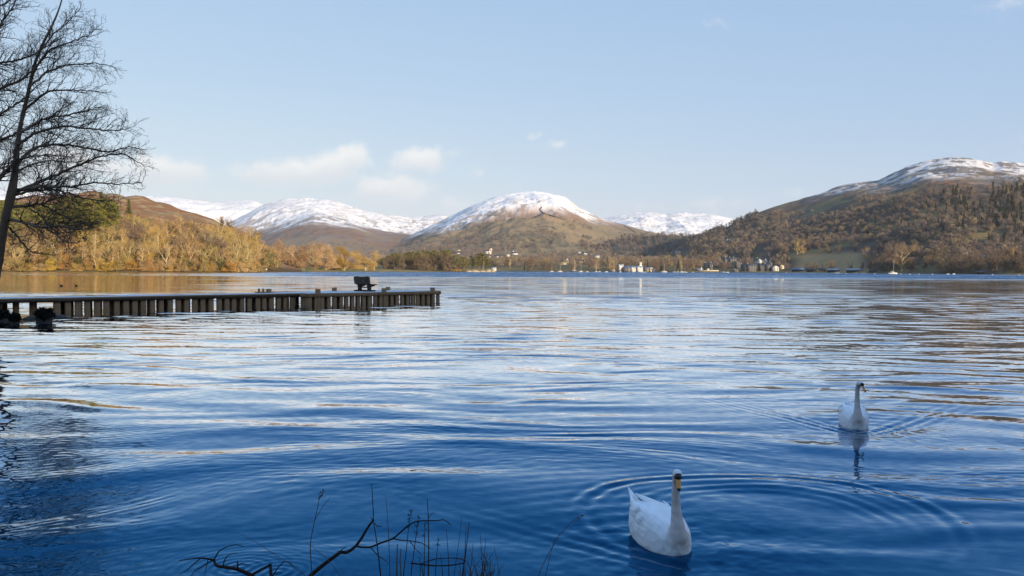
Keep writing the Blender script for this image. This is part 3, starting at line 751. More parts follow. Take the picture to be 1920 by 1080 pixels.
row_tree(GOLD, 500, 466, 760, 20, 1.1, 'golden tree where the left wood meets the low point')
row_tree(GOLD, 702, 478, 880, 20, 1.1, 'small golden tree standing lowest at the tip of the point')
for i in range(12):
    px = 510 + i * 9 + TR.normal(0, 3); row_tree(BROWN, px, TR.uniform(455, 470) if px < 545 else TR.uniform(470, 480), 1050 + TR.uniform(0, 60), 18, 1.3, 'greyish bare tree in the dark belt behind the golden row', 'grey trees behind the golden row')
for i in range(14):
    px = 490 + i * 15.5 + TR.normal(0, 4); Y = np.interp(px, [490, 600, 700], [650, 770, 880]) + 10
    X = ray(px, HORIZON)[0] * Y; place(pick(SHRUB), (X, Y, max(float(terrain(X, Y, [H_POINT])[0]), .2) - .1), TR.random() * 6, (.6, .6, .35), 'low golden scrub along the grassy edge of the point', 'shrub', 'scrub on the grassy point')

# --- dark pines on the middle point
for i in range(74):
    px = 712 + (i / 74) * 152 + TR.normal(0, 4); Y = TR.uniform(965, 1080)
    top = np.interp(px, [712, 740, 790, 835, 858, 872], [482, 472, 468, 467, 474, 486]) + abs(TR.normal(0, 5)) 
    if TR.random() < .68: row_tree(PINE, px, top, Y, 22, 1.35, 'dark crowded pine on the wooded middle point', 'pines on the middle point')
    else: row_tree(BROWN, px, top + 3, Y - 20, 18, 1.0, 'bare brown tree among the pines of the middle point', 'bare trees among the point pines')
for (px, top, Y, lab) in ((838, 468, 985, 'tall lit pine at the outer end of the middle point'), (871, 481, 1000, 'small pine on the islet, beside the tallest islet pine'), (886, 479, 1010, 'pine with a crooked crown on the islet'), (898, 473, 1005, 'pine on the islet next to the lone bare trunk'),
                          (905, 474, 1000, 'tallest pine of the islet with an orange trunk'), (918, 485, 1005, 'last low pine at the outer edge of the islet'), (862, 480, 1015, 'slim pine in the gap between the middle point and the islet'), (893, 484, 1000, 'short round pine in the centre of the islet'), (910, 482, 1012, 'pine behind the lone bare trunk of the islet'), (878, 488, 990, 'low bushy pine at the waterline of the islet')):
    row_tree(PINE, px, top, Y, 22, 1.25, lab)
for i in range(16):
    px = 850 + i * 5.0 + TR.normal(0, 1.5); Y = 960 + TR.uniform(0, 8); X = ray(px, HORIZON)[0] * Y
    place(pick(SHRUB), (X, Y, .1), TR.random() * 6, (.8, .8, .5), 'low golden bush at the rocky waterline of the islet', 'shrub', 'bushes at the islet waterline')

# --- far shore and right-hand shore: the nearest trees are things
def onland(px, py, hs=None): return hit(px, py, hs=hs)
GF = 'bare brown trees along the far shore'
for i in range(92):
    px = 925 + (i / 92) * 560 + TR.normal(0, 4); base_y = TR.choice([508, 506, 503, 500, 496], p=[.3, .25, .2, .15, .1]) + (px - 960) * .0045
    if 1305 < px < 1350 and base_y > 504: base_y = 498
    q = onland(px, base_y)
    if q is None: continue
    bld = 1172 < px < 1210 or 1388 < px < 1462 or 1048 < px < 1070
    if bld and q[1] < 1500: continue
    if TR.random() < .1: place(pick(SPRUCE), q, 0, float(TR.uniform(14, 24)) / 24, 'dark pointed conifer among the bare trees of the far shore', 'tree', 'conifers on the far shore')
    else: place(pick(BROWN if TR.random() < .8 else GOLD), q, TR.random() * 6, float(TR.uniform(13, 22)) / 18, 'bare brown tree on the far shore among the houses', 'tree', GF)
GR = 'bare brown trees along the right-hand shore'
for i in range(74):
    px = 1500 + (i / 74) * 470 + TR.normal(0, 4); base_y = 510 + (px - 1500) * .008 - abs(TR.normal(0, 12))
    if px < 1640 and 478 < base_y < 506: continue
    q = onland(px, base_y)
    if q is None: continue
    place(pick(BROWN), q, TR.random() * 6, float(TR.uniform(11, 19)) / 18, 'bare brown tree near the water of the right-hand shore', 'tree', GR)
# trees that stand out on the field edge and the shore
for (px, by, ty, w, lab) in ((1470, 478, 452, 1.0, 'bare tree left of the hedge line above the field'), (1495, 477, 448, 1.0, 'tall pale-stemmed tree in the clump above the sloping field'), (1506, 477, 448, .8, 'second pale-stemmed tree in the clump above the field'), (1518, 477, 449, .7, 'slim end tree of the clump above the field'),
                             (1537, 474, 453, 1.2, 'round lone tree beside the clump above the field'), (1552, 475, 455, 1.0, 'slender round tree next to the lone tree above the field'), (1572, 475, 458, 1.3, 'wide low-domed tree in the middle of the field edge'), (1602, 473, 453, .8, 'upright oval tree at the far end of the field edge'),
                             (1625, 487, 464, 1.1, 'tree with a pale forked trunk below the field corner'), (1668, 508, 450, 1.2, 'big brown tree behind the white sailing boat'), (1690, 508, 456, 1.1, 'broad pale tree to the right of the white sailing boat'), (1801, 510, 486, .8, 'slim tree on the lawn at the right-hand shore'), (1897, 492, 465, 1.2, 'bright yellowish round tree on the right-hand shore'), (1560, 506, 489, 1.1, 'round brown tree at the foot of the sloping field')):
    q = onland(px, by)
    if q is None: continue
    hh = (by - ty) / F * q[1]; place(pick(GOLD if 'pale' in lab or 'yellow' in lab else BROWN), q, px, (hh / 19 * w, hh / 19 * w, hh / 19), lab, 'tree')

# gaps in the woods through which the houses of the far shore are seen: px, py of the base, width, height
SEEN = [(915, 476, 14, 8), (920, 472, 6, 8), (918, 483, 12, 4), (931, 483, 14, 4), (965, 478, 14, 5), (952, 481, 9, 5), (1055, 496, 18, 8), (1064, 493, 8, 9), (1092, 496, 15, 9), (1086, 475, 8, 3), (1098, 478, 9, 5), (1119, 484, 12, 5), (1133, 472, 6, 3),
        (1153, 478.5, 5, 4), (1164, 480, 12, 3), (1260, 475, 8, 3), (1271, 475, 14, 5), (1366, 451.5, 8, 5), (1164, 503.5, 12, 9), (1195, 507, 44, 12), (1328, 503, 18, 10), (1368, 492, 26, 9), (1383, 499, 12, 10), (1418, 508, 64, 13), (1432, 495.5, 38, 11), (1462, 506, 22, 10), (1841, 485, 14, 6)]
def open_to(px, Y, ztop, frac=.85):
    px = np.atleast_1d(px); pyt = HORIZON + (px - 960) * .0045 - (ztop - CAM_H) / Y * F; ok = np.ones(px.shape, bool); rg_ = np.random.default_rng(3).random(px.shape)
    for (hx, hy, w, h) in SEEN:
        yh = 1290 if hy > 500 else (1700 if hy > 488 else 2600)
        ok &= ~((np.abs(px - hx) < w / 2 + 4) & (Y < yh) & (pyt < hy - .25 * h) & (rg_ < frac)) if hy <= 500 else ~((np.abs(px - hx) < w / 2 + 4) & (Y < 1350) & (rg_ < frac))
    return ok
for o_ in [q_ for q_ in bpy.data.objects if q_.parent is None and q_.type == 'EMPTY' and q_.get('group')]:
    if o_.get('group') in (GF, 'conifers on the far shore') and o_.location.y > 900:
        l_ = o_.location; p_ = 960 + l_.x / l_.y * F
        if not open_to(np.array([p_]), l_.y, l_.z + 18 * o_.scale.z, .9)[0]:
            for c_ in list(o_.children): bpy.data.objects.remove(c_)
            bpy.data.objects.remove(o_)
# --- massed woodland farther up the hills: one object per wood
def tiny_bare(rng, n):
    o = rng.normal(size=(n, 3)); o /= np.linalg.norm(o, axis=1)[:, None]; o = o * rng.random((n, 1)) ** .33 * np.array([.42, .42, .40]) + np.array([0, 0, .58])
    lob = .75 + .35 * np.sin(o[:, :1] * 9 + rng.random() * 6) * np.sin(o[:, 1:2] * 8 + rng.random() * 6)
    o[:, :2] *= lob; return o, o - np.array([0, 0, .2])
def tiny_con(rng, n):
    f = rng.random(n) ** 1.3; az = rng.random(n) * 6.283; r = .19 * (1 - f) * np.sqrt(rng.random(n))
    return np.stack([np.cos(az) * r, np.sin(az) * r, f * .97 + .02], 1), np.stack([np.cos(az), np.sin(az), np.full(n, -.5)], 1)
def massed(name, label, pos, size, kind, tones, nper, seed, parent_kind='stuff'):
    rng = np.random.default_rng(seed); Vs = []; Ts = []
    lib = [[tiny_bare(rng, nper) for _ in range(8)], [tiny_con(rng, nper) for _ in range(4)]]
    for i in range(len(pos)):
        o, d = lib[kind[i]][rng.integers(len(lib[kind[i]]))]; a = rng.random() * 6.283; ca, sa = math.cos(a), math.sin(a)
        s = size[i] * np.array([1.15 * rng.uniform(.85, 1.25)] * 2 + [1.0])
        R = lambda v: np.stack([v[:, 0] * ca - v[:, 1] * sa, v[:, 0] * sa + v[:, 1] * ca, v[:, 2]], 1)
        C = R(o) * s + pos[i]; D = R(d)
        V, _ = slivers(C, D + rng.normal(0, .25, D.shape), rng.uniform(.6, 1.3, nper) * size[i] * (.22 if nper < 100 else .18), rng.uniform(.6, 1.3, nper) * size[i] * (.75 if nper > 100 else 1) * (.075 if kind[i] == 0 else .09), rng)
        Vs.append(V); Ts.append(np.repeat(tones[i][None], len(V), 0))
    V = np.concatenate(Vs); o = mesh_obj(name, V, np.arange(len(V), dtype=np.int32).reshape(-1, 3), M_WOOD, attrs={'tone': np.concatenate(Ts)})
    o['kind'] = 'stuff'; o['label'] = label; o['category'] = 'woodland'; return o
def scatter(H, n, pxr, tr, mask, seed):
    rng = np.random.default_rng(seed); px = rng.uniform(*pxr, n); t = rng.uniform(tr[0], tr[1], n)
    ux = np.interp(px, H.pxs, H.u); y0 = np.interp(px, H.pxs, H.y0); yr = np.interp(px, H.pxs, H.yr); Y = y0 + t * (yr - y0); X = ux * Y
    z = terrain(X, Y, ALL[1:] if H is not H_LEFT else [H_LEFT]); keep = mask(px, t, X, Y, z, rng)
    return px[keep], t[keep], np.stack([X, Y, z], 1)[keep], rng
def tones_of(rng, n, cols, var=.2):
    c = np.array(cols)[rng.integers(0, len(cols), n)]; return c * (1 + rng.uniform(-var, var, (n, 1)))
BRN = [(.20, .15, .11), (.17, .13, .105), (.23, .175, .12), (.16, .13, .11), (.25, .19, .11)]
CON = [(.065, .062, .034), (.08, .065, .035), (.055, .055, .033)]
def m_right(px, t, X, Y, z, rng):
    line = np.interp(px, [1300, 1400, 1450, 1500, 1560, 1640, 1720, 1800, 1920, 2100], [1.0, .99, .9, .7, .60, .56, .53, .52, .68, .75])
    n = fbm(X / 120, Y / 200, 61, 4); fld = (px > 1478) & (px < 1640) & (t < .20)
    return (rng.random(len(t)) < sstep(line + .05, line - .10, t + (n - .5) * .35)) & ~fld & open_to(px, Y, z + 12) & (t > .03) & ~((n > .60) & (t < .7) & (t > .2) & (px < 1560))
px_, t_, pos_, rg = scatter(H_RIGHT, 9500, (1290, 2150), (0.02, 1.0), m_right, 501)
cn = (rg.random(len(px_)) < sstep(1690, 1900, px_) * sstep(.16, .30, t_) * sstep(.58, .42, t_) * .42 + .02)
sz = np.where(cn, rg.uniform(11, 18, len(px_)), rg.uniform(7.5, 13.5, len(px_)))
tn = np.where(cn[:, None], tones_of(rg, len(px_), CON), tones_of(rg, len(px_), BRN))
massed('woodland', 'winter wood of brown bare trees and dark conifers covering the right-hand hill', pos_, sz, cn.astype(int), tn, 170, 502)
def m_mid(px, t, X, Y, z, rng):
    n = fbm(X / 200, Y / 320, 63, 4)
    return (rng.random(len(t)) < sstep(.47, .57, n + sstep(.35, .05, t) * .2)) & open_to(px, Y, z + 12) & (t < np.interp(px, [800, 900, 1000, 1100, 1250], [.45, .6, .42, .5, .55]))
px_, t_, pos_, rg = scatter(H_MID, 4500, (700, 1330), (0.02, .6), m_mid, 503)
massed('woodland', 'scattered woods on the lower slopes of the central snow-topped hill', pos_, rg.uniform(9, 17, len(px_)), (rg.random(len(px_)) < .06).astype(int), tones_of(rg, len(px_), BRN[:4]), 60, 504)
px_, t_, pos_, rg = scatter(H_VAL, 1500, (1090, 1420), (0.02, 1.0), lambda px, t, X, Y, z, rng: (fbm(X / 90, Y / 160, 64, 3) > .36) & open_to(px, Y, z + 12), 505)
massed('woodland', 'dark shaded wood on the low ridge between the central and right-hand hills', pos_, rg.uniform(10, 18, len(px_)), (rg.random(len(px_)) < .3).astype(int), tones_of(rg, len(px_), BRN[:4] + CON[:1]), 70, 506)
px_, t_, pos_, rg = scatter(H_SPUR, 1600, (470, 880), (0.05, .55), lambda px, t, X, Y, z, rng: (fbm(X / 230, Y / 330, 65, 4) + (.3 - t) * .4 > .56), 507)
massed('woodland', 'patchy bare woods on the pinkish lower slopes of the left snowy hill', pos_, rg.uniform(9, 16, len(px_)), np.zeros(len(px_), int), tones_of(rg, len(px_), BRN[:4]), 50, 508)
px_, t_, pos_, rg = scatter(H_FAR, 900, (860, 1640), (0.25, 1.0), lambda px, t, X, Y, z, rng: (fbm(X / 60, Y / 150, 66, 3) > .40) & open_to(px, Y, z + 14) & ~((px > 1475) & (px < 1640)), 509)
massed('woodland', 'brown winter trees filling the ground behind the lakeside houses', pos_, rg.uniform(10, 17, len(px_)), (rg.random(len(px_)) < .1).astype(int), tones_of(rg, len(px_), BRN + [(.26, .2, .085)]), 130, 510)
px_, t_, pos_, rg = scatter(H_LEFT, 900, (215, 520), (0.2, .8), lambda px, t, X, Y, z, rng: (t < np.interp(px, [215, 300, 400, 470, 520], [.36, .44, .62, .8, .8])) & (t > .16), 521)
massed('woodland', 'russet scrubby trees where the left wood thins out into bracken', pos_, rg.uniform(4.5, 10, len(px_)), np.zeros(len(px_), int), tones_of(rg, len(px_), [(.30, .18, .08), (.27, .17, .08), (.34, .22, .09), (.20, .14, .07), (.13, .12, .05)]), 110, 522)
px_, t_, pos_, rg = scatter(H_LEFT, 1300, (-150, 520), (0.01, .5), lambda px, t, X, Y, z, rng: t < np.interp(px, [0, 230, 330, 430, 520], [.2, .22, .30, .4, .7]) * 1.0, 511)
massed('undergrowth', 'tangled golden undergrowth between the trees of the left wood', pos_, rg.uniform(4, 9, len(px_)), np.zeros(len(px_), int), tones_of(rg, len(px_), [(.30, .20, .08), (.22, .15, .06), (.34, .24, .09), (.14, .10, .045), (.09, .09, .03)]), 90, 512)

# ------------------------------------------------------------------ jetty, bench and posts
M_TIMBER = mat('weathered_timber', (.31, .19, .10), .85, .45, 3.0, .2, bump=.5, bscale=18, stretch=(1, 1, .35))
M_TIMBER2 = mat('wet_timber', (.10, .07, .045), .7, .5, 4.0, .3, bump=.5, bscale=18, stretch=(3, 3, .4))
M_DECK = mat('frosted_deck', (.66, .67, .69), .8, .18, 1.2, .3, bump=.2, bscale=20)
M_BENCH = mat('dark_bench_timber', (.075, .055, .04), .8, .4, 6, .2, bump=.4, bscale=30)
JU = np.array([.70, .714, 0]); JN = np.array([.714, -.70, 0]); JA = np.array([-12.70, 50.73, 0])
JANG = math.atan2(JU[1], JU[0]); DECK = .77
def jp(a, b, z=0.0):
    """point on the jetty: metres along, metres towards the viewer"""
    return JA + JU * a + JN * b + np.array([0, 0, z])
jt = thing('jetty', 'long low timber jetty with a frosty deck reaching out into the lake', 'jetty', jp(0, 0))
def jbuild(mb, name, m, parent=None):
    o = mb.build(name, m, parent or jt); o.matrix_parent_inverse = Matrix.Translation(-Vector(jt.location)) ; return o
def jbox(mb, a0, a1, b0, b1, z0, z1, bev=.0): mb.box(jp((a0 + a1) / 2, (b0 + b1) / 2, (z0 + z1) / 2), (a1 - a0, b1 - b0, z1 - z0), JANG, bev=bev); return mb
# deck boards run across the jetty
mb = MB(); a = -26.0
while a < -0.02:
    jbox(mb, a, a + .19, -1.9, .0 - .06, DECK - .05, DECK + TR.normal(0, .002), .006); a += .2
jbuild(mb, 'walkway_deck', M_DECK)
mb = MB(); a = .03
while a < 10.35:
    jbox(mb, a, a + .19, -3.0, .9 - .06, DECK - .05, DECK + TR.normal(0, .002), .006); a += .2
jbuild(mb, 'platform_deck', M_DECK)
for (a0, a1, b, nm) in ((-26, -18.2, 0, 1), (-18.19, -9.5, 0, 1), (-9.49, -.01, 0, 1), (.06, 5.2, .9, 1), (5.21, 10.4, .9, 1)):
    jbuild(jbox(MB(), a0, a1, b - .055, b + .0, DECK - .22, DECK + .004, .012), 'fascia_board', M_TIMBER)
jbuild(jbox(MB(), 0, .055, .06, .84, DECK - .22, DECK + .012, .01), 'end_board', M_TIMBER)
jbuild(jbox(MB(), 10.345, 10.4, -3.0, .84, DECK - .22, DECK + .012, .01), 'end_board', M_TIMBER)
jbuild(jbox(MB(), -26, -.06, -1.95, -1.9, DECK - .22, DECK + .01, .01), 'rear_board', M_TIMBER)
jbuild(jbox(MB(), 0, 10.34, -3.06, -3.005, DECK - .22, DECK + .01, .01), 'rear_board', M_TIMBER)
for i in range(5):
    jbuild(jbox(MB(), -26, -.1, -1.8 + i * .43, -1.72 + i * .43, DECK - .22, DECK - .055), 'joist', M_TIMBER2)
for i in range(7):
    jbuild(jbox(MB(), .08, 10.3, -2.9 + i * .58, -2.8 + i * .58, DECK - .24, DECK - .055), 'joist', M_TIMBER2)
def pile(a, b, w, d, z1): 
    jbuild(jbox(MB(), a - w / 2, a + w / 2, b - d, b, -1.3, z1, .012), 'pile', M_TIMBER)
for i in range(24): pile(.28 + i * .432 + TR.normal(0, .012), .9 - .06, .25 + TR.normal(0, .01), .13, DECK - .20)
for i in range(29): pile(-.35 - i * .46 + TR.normal(0, .015), -.06, .275 + TR.normal(0, .012), .13, DECK - .20)
for i in range(22): pile(.46 + i * .45 + TR.normal(0, .06), .9 - .55, .26, .16, DECK - .22)
for i in range(26): pile(-.5 - i * .5 + TR.normal(0, .07), -.6, .27, .16, DECK - .22)
for i in range(12): pile(-14.2 - i * .72 + TR.normal(0, .05), -.5, .24, .2, DECK - .22)
for i in range(3): pile(.16, .80 - i * .25, .17, .19, DECK - .20)
for i in range(10): pile(.6 + i * 1.05, -2.8, .22, .2, DECK - .22)
for i in range(14): pile(-.8 - i * 1.3, -1.6, .22, .2, DECK - .22)
# mooring posts standing up through the deck
def mooring_post(px, a, b, w, h, label):
    o = jbox(MB(), -w / 2, w / 2, -w / 2, w / 2, -1.2 - DECK, h, .02)
    mbx = MB().box((0, 0, (h - 1.9) / 2), (w, w, h + 1.9), 0, bev=.022)
    o = mbx.build('mooring_post', M_TIMBER); o.location = tuple(jp(a, b, DECK)); o.rotation_euler = (0, 0, JANG)
    return tag(o, label, 'post', 'square mooring posts of the jetty')
def along_for(px, b):
    """metres along the jetty where the line b metres to the front crosses a given column of the photograph"""
    u = ray(px, 545)[0]; P = JA + JN * b; return (u * P[1] - P[0]) / (JU[0] - u * JU[1])
for (px, b, h, lab) in ((596, .74, .25, 'square post at the front edge near the step in the jetty'), (627, -2.9, .24, 'square post on the rear edge, left of the bench'), (720, .74, .24, 'square post at the front edge, right of the bench'),
                        (727.5, -2.9, .23, 'square post on the rear edge, just right of the bench'), (811, .74, .24, 'last square post at the far end of the jetty'), (504, -1.75, .24, 'stout post on the rear edge beside the small cleat')):
    mooring_post(px, along_for(px, b), b, .25, h, lab)
ac = along_for(489, -1.7)
t = thing('mooring_cleat', 'low wooden cleat with two pegs on the jetty walkway', 'cleat', jp(ac, -1.7, DECK), JANG)
MB().box((0, 0, .03), (.75, .14, .06), 0, bev=.01).build('base', M_TIMBER, t)
for x in (-.12, .16): MB().box((x, 0, .16), (.1, .1, .22), 0, bev=.012).build('peg', M_TIMBER, t)

ab = along_for(684, -1.2)
bench = thing('bench', 'dark heavy timber bench on the jetty, seen from behind', 'bench', jp(ab, -1.3, DECK), JANG)
# local x = forward (facing along the jetty), local y = across
for i in range(4):
    MB().box((-.135 - .016 * i, 0, .545 + .122 * i), (.045, 1.75, .12), 0, bev=.01).build('back_slat', M_BENCH, bench)
for i in range(3):
    MB().box((.02 + .175 * i, 0, .455), (.165, 1.7, .05), 0, bev=.01).build('seat_slat', M_BENCH, bench)
for y in (-.52, .52):
    MB().box((.06, y, .05), (.85, .2, .10), 0, bev=.012).build('foot', M_BENCH, bench)
    m_ = MB(); m_.box((.05, y, .27), (.24, .16, .36), 0, bev=.01); m_.build('leg', M_BENCH, bench)
    m_ = MB(); m_.add([(-.05, y - .05, .43), (-.14, y - .05, .43), (-.19, y - .05, 1.0), (-.12, y - .05, 1.0), (-.05, y + .05, .43), (-.14, y + .05, .43), (-.19, y + .05, 1.0), (-.12, y + .05, 1.0)],
                      [(0, 1, 2, 3), (7, 6, 5, 4), (1, 0, 4, 5), (2, 1, 5, 6), (3, 2, 6, 7), (0, 3, 7, 4)])
    m_.build('back_post', M_BENCH, bench)
    m_ = MB(); m_.add([(-.1, y - .06, .43), (.5, y - .06, .43), (.44, y - .06, .36), (.1, y - .06, .28), (-.1, y - .06, .28), (-.1, y + .06, .43), (.5, y + .06, .43), (.44, y + .06, .36), (.1, y + .06, .28), (-.1, y + .06, .28)],
                      [(0, 1, 2, 3, 4), (9, 8, 7, 6, 5), (1, 0, 5, 6), (2, 1, 6, 7), (3, 2, 7, 8), (4, 3, 8, 9), (0, 4, 9, 5)])
    m_.build('seat_bracket', M_BENCH, bench)
MB().box((.05, 0, .26), (.08, .94, .07), 0, bev=.01).build('stretcher', M_BENCH, bench)

# ------------------------------------------------------------------ dark scrub and stones at the root of the jetty
M_ROCK = mat('dark_rock', (.07, .062, .052), .9, .4, 3, .2, bump=.6, bscale=8)
M_DARKLEAF = mat('dark_evergreen', (.022, .022, .016), .8, .4, 4, .1)
def rock(name, loc, size, seed, label, group=None, m=None):
    rng = np.random.default_rng(seed); V = []; Fq = []; n, k = 14, 9
    for i in range(k + 1):
        th = math.pi * i / k
        for j in range(n):
            ph = 2 * math.pi * j / n; d = np.array([math.sin(th) * math.cos(ph), math.sin(th) * math.sin(ph), math.cos(th)])
            r = .75 + .5 * vnoise(np.array([d[0] * 1.6 + seed]), np.array([d[1] * 1.6 + d[2] * 2.1]), seed)[0]; V.append(d * r * np.array(size))
    for i in range(k):
        for j in range(n): Fq.append((i * n + j, i * n + (j + 1) % n, (i + 1) * n + (j + 1) % n, (i + 1) * n + j)[::-1])
    o = mesh_obj(name, V, Fq, m or M_ROCK, smooth=False); o.location = tuple(loc); return tag(o, label, 'rock', group)
def dark_bush(px, py, w, h, seed, label):
    g = ground(px, py); rng = np.random.default_rng(seed)
    t = thing('shrub', label, 'shrub', (g[0], g[1], 0))
    segs = []
    for i in range(7): grow(segs, np.array([rng.normal(0, .06), rng.normal(0, .06), -.3]), unit(np.array([rng.normal(0, .5), rng.normal(0, .5), 1.0])), h * .9, .03, 0, rng, 2, .15, .02, h / 5, (1.5, 1), rmin=.008)
    v, q = seg_mesh(segs); mesh_obj('stem', v, q, M_ALDER, t)
    n = 2200; o = rng.normal(size=(n, 3)); o /= np.linalg.norm(o, axis=1)[:, None]; o *= rng.random((n, 1)) ** .4 * (.8 + .3 * np.sin(o[:, :1] * 7) * np.sin(o[:, 2:] * 6)); C = o * np.array([w / 2, w / 2, h / 2]) + np.array([0, 0, h * .55])
    v, q = slivers(C, o + rng.normal(0, .6, (n, 3)), rng.uniform(.08, .2, n), rng.uniform(.03, .07, n), rng); mesh_obj('foliage', v, q, M_DARKLEAF, t)
    rock('rock', (g[0], g[1], .0), (w * .38, w * .3, .22), seed, 'dark stone under the ' + label.split(' at ')[0].split(' beside ')[0])
    return t
dark_bush(83, 605, .86, .62, 5, 'dense dark rounded bush at the jetty root')
dark_bush(28, 607, .5, .42, 6, 'small dark bush beside the left picture edge, before the jetty')
dark_bush(4, 602, .7, .5, 8, 'low dark bush at the very edge of the picture, before the jetty')
for (px, py, sx, lab) in ((55, 599, .3, 'low dark rock between the two dark bushes'), (112, 596, .4, 'flat dark rock just right of the rounded bush'), (14, 601, .5, 'dark rock in the water left of the small bush')):
    g = ground(px, py); rock('rock', (g[0], g[1], 0), (sx, sx * .7, .13), int(px), lab)

# ------------------------------------------------------------------ the big bare alder on the left
AD = 29.0; KA = AD / 20
def alder():
    rng = np.random.default_rng(2024)
    base = at(-42, 690, AD); base[2] = float(bank_z(np.array([base[0]]), np.array([base[1]]))[0]) - .2
    root = thing('alder_tree', 'tall dark leafless alder leaning over the water at the left edge', 'tree', base)
    off = np.array(base)
    def P(px, py, dy=0.0): return at(px, py, AD + dy * KA) - off
    tr = [(-42, 700), (-30, 620), (-14, 540), (-5, 500), (2, 455), (11, 405), (22, 362), (29, 320), (32, 280), (38, 235), (48, 195), (58, 150), (66, 115), (80, 82), (98, 48), (112, 15), (122, -25), (126, -70)]
    tp = np.array([P(x, y, .25 * math.sin(i * .8)) for i, (x, y) in enumerate(tr)]); tp[0] = (0, 0, -.1)
    wpx = np.array([30, 24, 23, 22, 20, 19, 21, 14, 11, 10, 9, 8, 7, 5.5, 4.5, 3.5, 2.5, 1.5]) * .8
    def smoothpath(p, r, k=4):
        n = len(p); s = np.arange(n); ss = np.linspace(0, n - 1, (n - 1) * k + 1)
        out = np.stack([np.interp(ss, s, p[:, j]) for j in range(3)], 1)
        for _ in range(3): out[1:-1] = .25 * out[:-2] + .5 * out[1:-1] + .25 * out[2:]
        return out, np.interp(ss, s, r)
    pp, rr = smoothpath(tp, wpx / F * AD / 2); rr = rr * (1 + rng.normal(0, .05, len(rr)))
    v, f = tube(pp, rr, 10); mesh_obj('trunk', v, f, M_ALDER, root, smooth=True)
    # main limbs traced as (px, py, depth offset); first width in px
    limbs = [
        (7.5, [(24, 362, 0), (60, 347, .3), (100, 330, .7), (150, 308, 1.0), (190, 292, 1.2), (230, 287, 1.3), (270, 311, 1.5)]),
        (6, [(27, 358, 0), (60, 352, -.4), (100, 349, -.9), (135, 351, -1.2), (170, 342, -1.4), (215, 345, -1.6), (266, 343, -1.8)]),
        (5.5, [(24, 366, 0), (60, 357, -.3), (100, 356, -.6), (125, 360, -.8), (150, 371, -1.0), (185, 376, -1.1), (222, 376, -1.2)]),
        (6.5, [(16, 388, 0), (50, 387, .4), (80, 381, .7), (105, 372, .9), (120, 366, 1.0)]),
        (4, [(80, 383, .7), (105, 398, .8), (125, 408, 1.0), (145, 418, 1.2), (165, 416, 1.4)]),
        (6.5, [(10, 411, 0), (40, 416, -.5), (80, 427, -1.0), (112, 423, -1.3), (135, 428, -1.4), (158, 432, -1.5), (176, 424, -1.6)]),
        (4, [(85, 427, -1.0), (105, 440, -1.2), (122, 455, -1.4), (148, 455, -1.6)]),
        (4.5, [(9, 420, 0), (28, 438, .4), (45, 460, .7), (60, 474, .9), (90, 476, 1.1)]),
        (3.5, [(55, 392, .4), (76, 402, .2), (90, 420, .1), (108, 438, 0), (128, 452, -.2)]),
        (6, [(29, 312, 0), (62, 277, .5), (105, 270, .9), (150, 275, 1.2), (205, 286, 1.4), (240, 274, 1.5), (262, 279, 1.6)]),
        (5.5, [(32, 272, 0), (70, 247, -.5), (120, 236, -.9), (170, 242, -1.2), (215, 245, -1.4), (243, 240, -1.5)]),
        (5, [(37, 250, 0), (80, 222, .5), (130, 216, .8), (165, 207, 1.0), (190, 200, 1.1)]),
        (5, [(45, 208, 0), (90, 168, -.5), (138, 169, -.9), (186, 172, -1.1)]),
        (4.5, [(54, 165, 0), (90, 132, .4), (130, 121, .7), (172, 117, .9), (211, 124, 1.0)]),
        (4, [(62, 138, 0), (90, 94, -.4), (125, 80, -.7), (158, 70, -.9), (182, 54, -1.0)]),
        (3.6, [(76, 95, 0), (100, 63, .3), (128, 42, .5), (150, 16, .6)]),
        (4, [(29, 325, 0), (55, 310, 1.0), (90, 300, 1.7), (130, 305, 2.2), (160, 300, 2.5)]),
        (4, [(30, 300, 0), (60, 292, -1.0), (100, 290, -1.8), (140, 296, -2.3)]),
        (3.5, [(20, 375, 0), (45, 370, 1.1), (75, 366, 1.8), (110, 362, 2.4)]),
        # limbs of the second stem, entering from outside the picture
        (9, [(-70, 400, -.5), (-20, 355, -.5), (2, 330, -.5), (25, 305, -.4), (35, 285, -.3), (46, 262, -.2)]),
        (7, [(-80, 300, .5), (-20, 277, .5), (0, 262, .5), (35, 248, .6), (70, 232, .7), (105, 212, .8), (140, 190, .9)]),
        (7, [(-80, 210, -.6), (-25, 185, -.6), (0, 166, -.6), (40, 150, -.6), (66, 128, -.5), (84, 100, -.4), (104, 72, -.3)]),
        (6, [(-80, 150, .8), (-20, 124, .8), (0, 118, .8), (35, 112, .9), (62, 104, 1.0), (88, 86, 1.1), (118, 70, 1.2)]),
        (6, [(-60, 110, .2), (-10, 66, .2), (6, 38, .2), (22, 16, .3), (40, -14, .4)]),
        (5, [(-80, 250, -1.0), (-20, 226, -1.0), (10, 208, -1.0), (38, 192, -1.1), (60, 170, -1.2), (85, 150, -1.3)]),
        (5, [(-80, 40, .4), (-20, 20, .4), (20, 0, .4), (60, -30, .4)]),
        (4.5, [(-60, 345, .9), (-10, 318, .9), (14, 312, .9), (34, 318, 1.0), (60, 322, 1.2)]),
    ]
